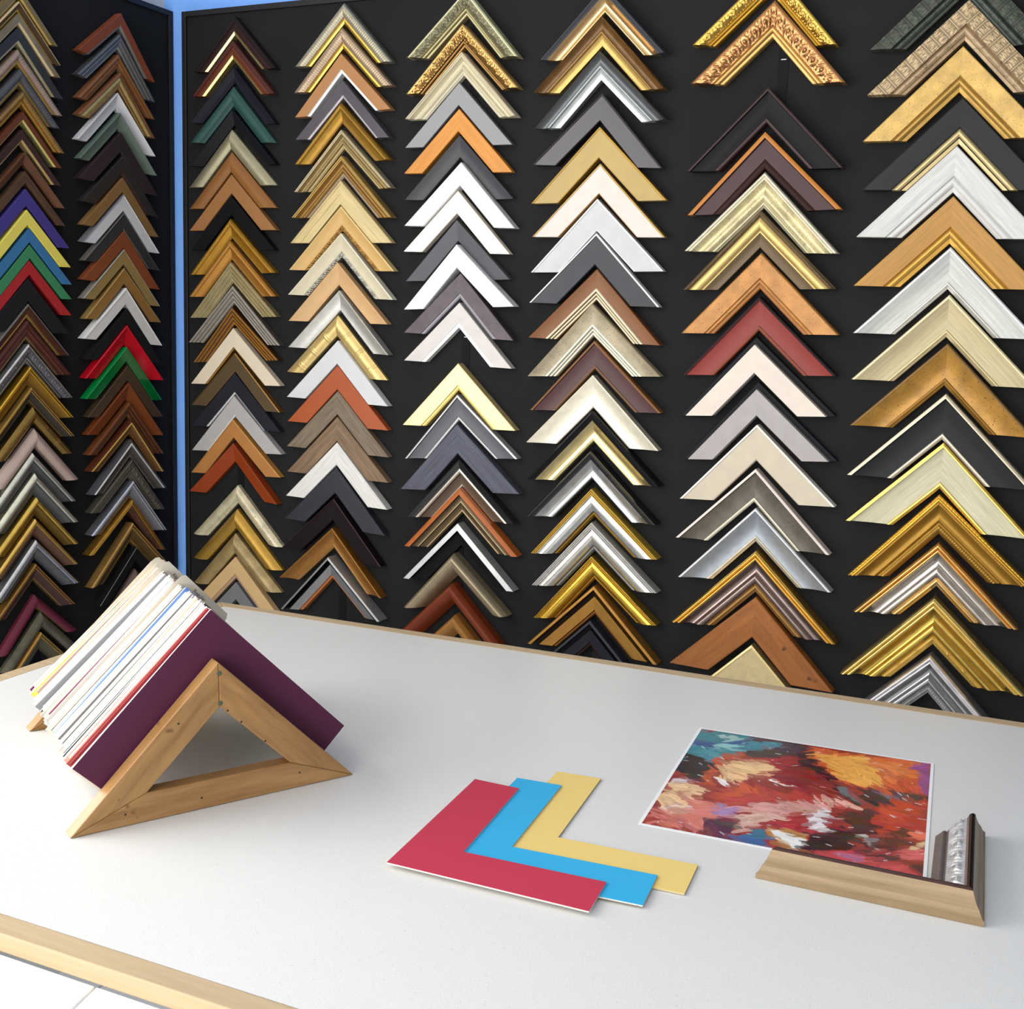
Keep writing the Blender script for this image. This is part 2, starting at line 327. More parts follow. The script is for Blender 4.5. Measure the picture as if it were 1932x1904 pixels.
SAMPLES = '''
0a|-0.3870|1.9418|12.0|117.9|0.71|flatlip|16|7d6c48s f0cf7aM|olive gold
0b|-0.3902|1.9169|12.0|127.9|0.37|rimlip|18|5a4630s c9a24cM c9b58cs|buff and gilt striped
0c|-0.3917|1.8961|12.6|129.5|0.00|flatlip|18|8f7f62d d8c39as|pale buff flecked
0d|-0.3922|1.8727|19.4|145.5|-1.39|flatlip|16|35363as c9bf9aM|charcoal silver-lipped
0e|-0.3943|1.8347|16.9|139.3|0.36|riblip|18|9a8578s c8a258M 8b786as|mauve ribbed
0f|-0.3904|1.8027|19.9|125.9|-0.25|riblip|18|55565as a38a55M 4a4b50s|grey ribbed
0g|-0.3866|1.7663|16.8|135.3|-0.53|riblip|18|a07a40M c99a44M 5a4530s|bronze ribbed
0h|-0.3874|1.7299|12.0|123.5|-0.30|flatlip|16|6b3a28s e8dc90M|russet with gilt lip
0i|-0.3907|1.6979|14.6|124.3|-0.24|flatlip|16|3f2a2cs d8bd84M|dark maroon gilt-lipped
0j|-0.3849|1.6590|13.7|126.8|-0.05|slope_in|16|6b4630w|warm brown
0k|-0.3852|1.6262|14.0|127.3|0.48|flat|15|5c4332w|dull brown
0l|-0.3850|1.5953|20.7|141.1|0.31|flat|15|463c86m|purple
0m|-0.3846|1.5580|18.7|140.1|0.86|flat|16|f0df66m|yellow
0n|-0.3797|1.5255|17.1|138.6|0.30|flat|15|3c78a8m|blue
0o|-0.3800|1.4957|16.7|136.3|0.49|flat|15|3f8a5cm|sea green
0p|-0.3819|1.4675|17.3|138.4|-0.11|flat|15|b02a2em|red
0q|-0.3866|1.4345|28.6|139.1|-1.17|flat|16|232326m|wide black
0r|-0.3879|1.3888|18.0|135.0|-0.28|rimlip|16|55301fd b08a4aM 6d6a66s|burl brown
0s|-0.3924|1.3578|23.6|144.3|0.05|lines3|18|5e3226s 8c7a50M 4a2420s|mahogany and slate striped
0t|-0.3940|1.3151|24.0|145.8|-0.16|bandlip|22|8f8f90B 9a9a9cM c9c9c9B 77757aMegg|silver embossed
0u|-0.3923|1.2741|24.3|144.0|0.55|rimslope|22|9a7228M 8a6a30M d9a93cB|gold double-rimmed
0v|-0.3894|1.2349|18.6|141.6|0.95|rimslope|20|3a3226s 7a6238M b8924aM|black with gold rim
0w|-0.3791|1.1977|20.9|135.3|0.09|bamboo|18|94763eB|gold bamboo
0x|-0.3765|1.1563|23.2|150.9|-0.65|dome|20|bfa89cs|pink cream rounded
0y|-0.3877|1.1114|25.4|146.9|0.01|capdome|20|6b6a66M 6b6a66M c9c9beB|pewter round-topped
0z|-0.3853|1.0723|28.5|150.4|-0.37|capdome|22|757672M 6a675eM d8d6c2B|silver and gilt rounded
0A|-0.3821|1.0262|24.3|147.7|-0.86|capdome|20|8a6a2cM 7a5c28M d9b458B|dull gold round-topped
0B|-0.3875|0.9851|22.4|147.8|-0.37|caprib|20|6a4a34s 5a4030s e0b860B|gold rope-edged
0C|-0.3875|0.9441|26.2|146.5|0.51|caprib|20|6c6c6aM 5f5f5eM dcdcdcB|silver beaded
0D|-0.3893|0.8981|22.1|136.8|-1.12|rimslope|18|4a322as 8a6c42M a57a3cM|walnut gilt-rimmed
0E|-0.3874|0.8360|17.7|137.7|3.06|dome|18|6b2438s a88a5aM|burgundy rounded
0F|-0.3739|0.7987|20.9|138.6|0.00|dome|18|6a6450d 5a523es|olive stone
0G|-0.3813|0.7606|23.6|138.6|0.00|rimslope|18|57503as 4a4334s b58a44M|bronze-edged olive
1a|-0.1418|1.9566|20.4|145.3|-5.65|flatlip|16|86442cs 9a9690M|terracotta grey-lipped
1b|-0.1450|1.9174|20.3|148.6|-4.09|lines3|16|7c7c7cM a0a09aM 6b6b6bM|grey grooved
1c|-0.1496|1.8781|20.9|146.6|-2.06|lines3|16|8a5a32s 50402as 7c5030s|chestnut grooved
1d|-0.1476|1.8433|21.5|146.5|-3.94|roperim|18|7a4f34s b08a52M 7a4f34s c9b070Mrope|brown and gold rope
1e|-0.1531|1.8048|20.5|148.6|-1.11|scoop|16|d9d9dbm|white scooped
1f|-0.1477|1.7680|21.4|148.3|-2.10|scoop|16|66766as|sage green
1g|-0.1459|1.7316|27.1|151.9|-2.91|flat|15|33282bs|black cherry
1h|-0.1423|1.6860|26.2|147.5|-3.20|flatlip|15|2e2b2bs 46322cs|dark umber
1i|-0.1431|1.6440|19.4|148.2|-2.39|flat|15|86663es|light brown
1j|-0.1418|1.6123|23.5|149.4|-2.60|rimflat|16|d4d4d6m 8a8a8cs 77747as|white grey-edged
1k|-0.1417|1.5751|22.7|146.7|-2.31|rimflat|15|343434m 8a8a88M 6c6862s|matt charcoal
1l|-0.1423|1.5401|23.4|151.2|-3.22|flat|15|86482as|rust brown
1m|-0.1433|1.5040|21.5|150.5|-2.78|rimflat|16|97804fs 6a5a40s c9c4b4M|khaki silver-edged
1n|-0.1435|1.4664|22.3|148.8|-1.17|rimflat|16|96703cs 5c4528s d8b068M|honey gold-edged
1o|-0.1405|1.4269|23.5|154.8|-3.88|rimflat|18|dedbd8m bfbcb9m ececebm|bright white
1p|-0.1380|1.3859|21.7|153.2|-3.61|flat|16|1e1e21m|plain black
1q|-0.1405|1.3521|27.4|155.8|-2.78|slope_in|18|c00f22g|bright red
1r|-0.1419|1.3078|20.5|151.8|-3.37|rimflat|18|04682eg 045026g 0a8a40g|bright green
1s|-0.1381|1.2707|21.5|150.9|-3.11|rimflat|16|4a3828s 3a2c20s 6c5640M|olive brown
1t|-0.1356|1.2346|24.1|153.2|-4.48|slope_in|16|7a3e1as|toffee brown
1u|-0.1349|1.1946|19.8|153.4|-4.16|lines3|16|5a3420s 8a6a3aM 6a3c20s|brown gilt-lined
1v|-0.1307|1.1580|20.2|153.3|-5.85|beadrim|18|6a4a2as 8a6030M 5a2c1cs d8b45cMbead|brown with gold beads
1w|-0.1318|1.1167|25.6|153.6|-2.57|beadrim|18|636160M 7a7876M 56545as dcdcd8Mbead|grey with silver beads
1x|-0.1325|1.0738|24.9|152.2|-5.27|bandlip|18|5a564es 6c675cs 6a655aM 6e6a60Mscroll|pewter scrollwork
1y|-0.1328|1.0296|25.8|154.3|-5.36|rimslope|22|8c8b90M 8a7448M c8ccd6B|silver double-rimmed
1z|-0.1358|0.9903|18.5|157.4|-6.19|tripleslope|22|5a3820d 4a2c18d dca848B|triple gold-lined brown
1A|-0.1347|0.9410|28.1|167.2|0.00|rimslope|20|6e5630M 9a7c3cM b89050M|antique gold ridged
1B|-0.1216|0.8860|19.3|150.6|0.00|hairline|16|1d1d20m 1d1d20m b0b0acM|black hairline-edged
1C|-0.1179|0.8369|23.2|150.6|0.00|dome|16|7a665es|dusty rose
2a|-1.5603|1.9676|24.7|145.0|-0.69|darklip|18|30201fs f2dd9cB 241c1es|black with gilt lip
2b|-1.5647|1.9221|24.4|147.7|-0.92|darklip|18|5e2c1as f0d488B 4a2420s|mahogany with gilt lip
2c|-1.5634|1.8714|19.8|152.4|-2.40|scoop|16|20202as|midnight blue
2d|-1.5680|1.8353|26.3|155.0|-1.52|hump|16|2e4f4bs|bottle green
2e|-1.5665|1.7898|20.2|153.5|-0.07|slope_in|16|17181cs|soft black
2f|-1.5740|1.7523|27.3|158.6|0.57|dome|18|a8a084M|silver-green rounded
2g|-1.5741|1.7083|28.2|158.3|0.40|dome|18|8a5c30s|amber brown rounded
2h|-1.5697|1.6632|26.4|157.0|0.55|flat|15|95683fs|caramel flat
2i|-1.5699|1.6210|26.6|153.2|0.63|flat|16|131416s|jet black
2j|-1.5741|1.5754|27.7|156.7|2.15|capdip|18|a87c28M 8a6628M|yellow gold
2k|-1.5745|1.5311|26.8|159.8|1.76|capdip|18|b5803aM 9a6a2cM|orange gold
2l|-1.5708|1.4881|29.5|158.8|2.48|lines4|18|8e8058d b3a67cM|olive gold fluted
2m|-1.5657|1.4404|26.2|168.3|0.92|lines4|18|756a60M b5b0a8M|silver brown fluted
2n|-1.5673|1.3959|25.1|156.7|3.96|lines4|18|5a3a1eM b07c36M|bronze brown fluted
2o|-1.5651|1.3536|30.1|165.5|2.14|hairlip|16|d2c4aem a07a38M|oatmeal gilt-lipped
2p|-1.5613|1.3027|27.1|163.8|-0.16|rimflat|15|52432es 6c4a30s 8f6a36M|moss brown gold-edged
2q|-1.5618|1.2610|30.7|164.5|0.89|hairlip|16|24262cs d8dadcM|blue black white-lipped
2r|-1.5634|1.2129|30.2|167.2|2.55|hairlip|16|a8a3a2m e0e0deM|light grey
2s|-1.5666|1.1638|27.4|166.7|2.67|rimflat|16|a8733es 9a6a38s b5803fs|light oak
2t|-1.5624|1.1137|27.3|164.3|-1.30|slope_in|20|8a3814s|polished cherry
2u|-1.5576|1.0238|26.8|168.8|-0.43|hump|16|c9bfa0d|ivory flecked
2v|-1.5598|0.9720|28.8|168.6|0.33|dome|22|b08a3cM|gold half-round
2w|-1.5646|0.9189|29.9|167.2|2.24|dome|22|a08a5cd|champagne half-round
2x|-1.5601|0.8688|32.8|159.7|0.00|flatlip|16|c9a878s a88a70s|beech
2y|-1.5595|0.8129|26.9|159.7|0.00|flat|15|707274s|slate grey
3a|-1.3007|1.9727|25.6|156.6|-0.67|riblip|20|a8a08aM d8b050B 8a8878M|silver and gold ribbed
3b|-1.3039|1.9290|26.4|159.3|0.88|riblip|20|b09a80M d4ac4cB a08a70M|rosy ribbed gilt-lipped
3c|-1.3051|1.8818|25.1|155.1|1.91|flatlip|18|a8794fm e8e8e8g|fawn with white lip
3d|-1.2995|1.8328|23.1|152.4|-0.53|flatlip|20|4c484es a8a2a6M|gunmetal silver-lipped
3e|-1.3057|1.7928|27.0|157.1|1.26|capdip|20|9c762cM 8a6430M|burnished gold
3f|-1.3016|1.7418|24.4|159.2|1.53|ogee|20|9a865cM c9b88cM c9bfa0M|silver gold moulded
3g|-1.2993|1.6932|27.8|164.4|0.09|ogee|22|94703cM b0a08aM c0a060M|bronze gold moulded
3h|-1.3044|1.6476|31.8|168.0|0.55|steps|18|cbb684w|pale ash
3i|-1.3009|1.5983|32.5|173.3|0.41|scooporn|18|c8a468s 9a743cMscroll dcc084s|honey with carved lip
3j|-1.3001|1.5473|31.7|174.1|-0.83|scooporn|18|c9c0a4s a8a498Mscroll dcd8c4s|ivory with silver carved lip
3k|-1.3074|1.4912|30.4|164.9|0.34|scoop|18|c9a274s|peach scooped
3l|-1.3014|1.4373|27.4|167.5|-1.18|scoop|20|c4c2bcM|pearl silver scooped
3m|-1.3105|1.3890|28.7|169.8|-0.95|bamboo|16|d2b87aM|pale gold bamboo
3n|-1.3040|1.3394|32.4|170.8|-0.79|flat|18|c9c9cbm|silver white
3o|-1.3045|1.2905|33.8|170.5|-0.24|flat|16|a04f2as|terracotta
3p|-1.3034|1.2401|33.6|173.2|-0.57|flat|16|7a6a58w|driftwood grey
3q|-1.3024|1.1883|34.3|172.4|-0.06|flat|18|80674ew|taupe
3r|-1.3011|1.1369|32.2|173.3|-0.92|flat|20|d3d1cdw|whitewashed
3s|-1.3033|1.0858|37.0|173.1|-2.12|flat|18|2a2c34w|blue black stained
3t|-1.3066|1.0224|32.0|172.4|-2.63|hairline|22|1c1418s 1c1418s 4a3038s|ebony hairline-edged
3u|-1.3079|0.9618|30.1|177.0|-2.34|rimscoop|24|9a6a34M b08450M a06a2cM|copper bronze
3w|-1.3119|0.9021|32.2|171.7|2.11|widestep|32|8c8b8cM b06a3cs a8a8a8M 141416s|grey deep stepped
4a|-1.0358|1.9731|28.9|161.6|-2.73|bandlip|26|8f8a62M bdb58aM d6d0a0M 78735aMscroll|olive gold carved
4b|-1.0403|1.9157|26.9|163.5|0.27|bandlip|26|4a3020M b08850M d0a868M a8824cBscroll|bronze gold carved
4c|-1.0405|1.8682|27.5|161.5|-0.66|ogee|26|c9c0a2w d8d0b8w d2c8acw|cream limed
4d|-1.0486|1.8170|28.3|158.5|0.04|flat|15|66676bg|mid grey gloss
4e|-1.0473|1.7710|28.1|160.6|-0.30|flat|15|c98535w|golden orange
4f|-1.0453|1.7239|27.1|161.3|0.11|scoop|15|404044s|dark grey scooped
4g|-1.0364|1.6755|29.9|164.2|-0.97|flat|22|d5d6d7m|satin white
4h|-1.0445|1.6252|28.7|159.0|-0.61|flat|16|fff2e0g|glossy white
4i|-1.0459|1.5727|26.3|155.9|2.02|slope_in|15|55565as|stone grey
4j|-1.0399|1.5278|30.5|164.9|3.14|flat|24|e1e2e3w|chalk white
4k|-1.0326|1.4761|32.7|166.1|-1.33|flatlip|18|4c4046d 77747ag|marbled plum
4l|-1.0332|1.4216|32.6|163.0|-0.95|flatlip|18|c8c2bes f4f4f4g|blush white
4m|-1.0312|1.3087|35.8|172.0|1.62|flatlip|20|f0d898M d0b870M|pale gold
4n|-1.0313|1.2495|34.2|172.0|4.73|rimfliplip|20|5a5b60s b8bab8M d0d0d0M|graphite silver-edged
4o|-1.0295|1.1938|39.8|182.3|3.47|flat|20|4c4d5cw|denim blue grained
4p|-1.0209|1.1266|36.6|164.9|2.67|stepline|26|5a4a3cs d0c4b4B 242626g|black pewter stepped
4q|-1.0178|1.0726|35.6|173.9|1.98|rimstep|26|5c4c36M c8b088M a85a26s|copper orange rimmed
4r|-1.0179|1.0040|31.7|170.0|1.37|deep|28|131316s 131316s c4c4c4M|chrome-edged black
4s|-1.0272|0.9437|32.4|161.8|3.36|rolldown|34|a8987cM|taupe half-round
4t|-1.0285|0.8847|31.0|163.6|0.00|rolldown|34|74321as|red brown
4u|-1.0202|0.8225|29.0|163.6|0.00|rolldown|32|9c6c34s|butterscotch rounded
5a|-0.7696|1.9586|29.5|161.9|-0.20|backrim|26|c8a878B c8a878B 3c3e42s|black with champagne slope
5b|-0.7718|1.9100|32.5|171.6|-0.89|hollowlip|26|6a4a22d c0a05cM b08a58M|bronze with gold step
5c|-0.7728|1.8535|32.2|170.6|1.76|hollowlip|26|5e6062M b8bcbcM c9cccdM|steel hollow
5d|-0.7664|1.7843|32.1|171.8|-2.49|rimflat|20|4c4a4cN 4c4a4cN 38343as|gunmetal
5e|-0.7686|1.7294|36.8|178.9|0.90|rimflat|18|b0965cs c09848M c09848M|bright gold
5f|-0.7642|1.6677|36.5|176.4|0.11|rimflat|18|dac6bds b08a58M c0a060M|blush pink
5g|-0.7665|1.6081|38.2|177.1|1.44|rimflat|18|bcbdbds e8e8e8g f0f0f0g|pale grey white-edged
5h|-0.7650|1.5493|38.8|175.1|-0.16|rimflat|18|34363as 28292cs e8e8e8g|black white-edged
5i|-0.7597|1.4880|38.8|179.1|-0.74|linelip|20|7a4e2cs e8dcb8M 6a4024s|copper brown cream-lined
5j|-0.7660|1.4268|39.9|180.5|3.04|linelip|20|968a70d ececd8M a09478s|taupe white-lined
5k|-0.7582|1.3626|35.1|177.8|2.65|rimfliplip|20|4c3030s 6a4a30s 7a5028s|oxblood
5l|-0.7574|1.3018|41.0|180.8|1.21|scoop|22|ece4d0M|white gold scooped
5m|-0.7537|1.2374|38.9|182.5|2.41|backrim|28|d8c48cB e8dca8B 18181as|black and pale gold scooped
5n|-0.7528|1.1664|37.5|178.7|2.51|backrim|28|b8b8b8B 2a2a2cs 1c1c1eg|black and silver scooped
5o|-0.7486|1.0978|36.9|175.3|4.33|linedome|28|c4c4c2B 8a6a28M c9a648M|silver and gilt moulded
5p|-0.7451|1.0363|38.0|174.1|4.36|linedome|28|bcb8b2B 8c8c8cM c4c2beM|silver moulded
5q|-0.7415|0.9740|31.7|171.7|5.03|linedome|28|c8a23eB a88030M d0aa44B|rich gold moulded
5r|-0.7329|0.9199|39.2|181.1|0.24|widestep|28|a07434M 7a4c1cM a87838M 2a1a0cs|brass stepped
5s|-0.7387|0.8532|35.5|176.7|0.00|widestep|24|22242cs 2a1c16s 2a2c36s 0f0f13s|midnight stepped
6a|-0.4846|1.9645|26.0|167.2|-3.24|bandlip|24|d8b450B c09a3cM b8943cM c09a48Bscroll|bright gold scroll-carved
6b|-0.4764|1.9127|38.1|178.2|-2.32|bandlip|26|a87850M d8b068M a07044M a8784cBegg|copper egg-carved
6c|-0.4775|1.7800|38.3|181.2|0.23|rimfliplip|24|161415s 3a2628s 3a2628s|black maroon-edged
6d|-0.4777|1.7111|40.1|179.7|2.06|rimlip|22|402426s 2e1a16s b0702cs|wine orange-edged
6e|-0.4736|1.6481|39.7|181.3|-0.27|ogee|22|d0c498d c4bc9cM d4ccb4M|ivory gold beaded
6f|-0.4768|1.5872|41.6|180.7|1.78|beadrim2|22|c9b070M 66543cs 5a4832s 6a5a44Mbead|dark-edged pale gold
6g|-0.4709|1.5193|41.3|188.1|1.63|ogee2|20|a8743ad 9c6430s|honey pine flecked
6h|-0.4687|1.4476|38.9|183.9|2.75|rimfliplip|20|842e28s 7a3a20s 22191as|brick red black-edged
6i|-0.4706|1.3823|43.1|187.8|3.61|backflat|24|d2c6bas d2c6bas 17171bs|cream on black
6j|-0.4619|1.3076|40.3|187.3|3.92|backflat|24|a09a98s a09a98s 17181es|dove grey on black
6k|-0.4565|1.2355|42.5|187.5|2.74|rimflat|22|bfb4a0s b8ac98s ece4dcs|champagne white-edged
6l|-0.4528|1.1609|40.1|187.8|0.24|rimfliplip|24|5a5348d c9c0acM d8ccc4s|smoky white-edged
6m|-0.4478|1.0944|41.6|187.1|1.78|rimscoop|26|a0a6aeM c4bca8M dcdee0M|blue silver
6n|-0.4409|1.0216|52.4|202.3|0.82|ogee|32|7c6c66B a07a44M d0a048B|pewter gold-edged
6o|-0.4369|0.9400|50.6|202.9|-0.88|flat|22|945a2aq|knotty pine
6p|-0.4380|0.8547|48.3|185.1|0.00|rimflat|24|bfae84M bfae84M e0c890M|pale gold plate
7a|-0.1908|1.9546|37.5|182.4|-1.53|croc|24|44483ec 3c423ad|dark green reptile-pattern
7b|-0.1849|1.8922|39.9|189.0|-1.32|croc|24|b49c78c a48c6cd|light reptile-pattern
7c|-0.1870|1.8265|45.8|191.0|-0.17|beadlip|22|b7954fd b08c48M|mottled gold
7d|-0.1801|1.7517|46.5|191.5|-0.63|beadlip|22|2a2b2ds c8b484M|black gold-lipped
7e|-0.1820|1.6816|47.9|193.8|-0.38|beadlip|22|c4c4c0w c9c9c6s|white silvered
7f|-0.1801|1.6069|49.5|194.8|0.00|beadlip|22|ad7f3bw c49a48M|golden oak
7g|-0.1767|1.5306|44.6|191.8|0.17|rimscoop|24|c3c3bfw c4c2bcM dcdcdaM|soft white
7h|-0.1718|1.4584|45.6|194.1|0.28|rimscoop|24|bdaf89w c4b48aM dccca0M|champagne
7i|-0.1673|1.3839|46.2|194.2|0.04|rimscoop|24|a87c34d 8a6428M 7a5c34M|worn gold
7j|-0.1622|1.3059|50.6|197.8|0.16|rimfliplip|28|28292bs b8b0a0M c0b49cM|black silver-edged
7k|-0.1584|1.2298|51.9|196.9|0.12|rimfliplip|28|c0ba9ew c8a450B c8a450B|ivory gilt-edged
7l|-0.1577|1.1471|45.6|196.4|3.62|carvedlip|28|9a742cM a8843cMbead d8ac48B|gold carved
7m|-0.1511|1.0704|51.4|177.6|1.68|ogee|34|b0a8a0B d0b078B d0a05cB|silver rose-gold edged
7n|-0.1491|0.9809|55.9|200.8|2.40|ogee|36|b89848B c8a450Mtie d8bc70B|bright gold ribbon-tied
7o|-0.1461|0.8868|47.4|193.8|0.00|ogee|36|98989aB b0b0b0Mbead e0dce0B|chrome moulded
'''
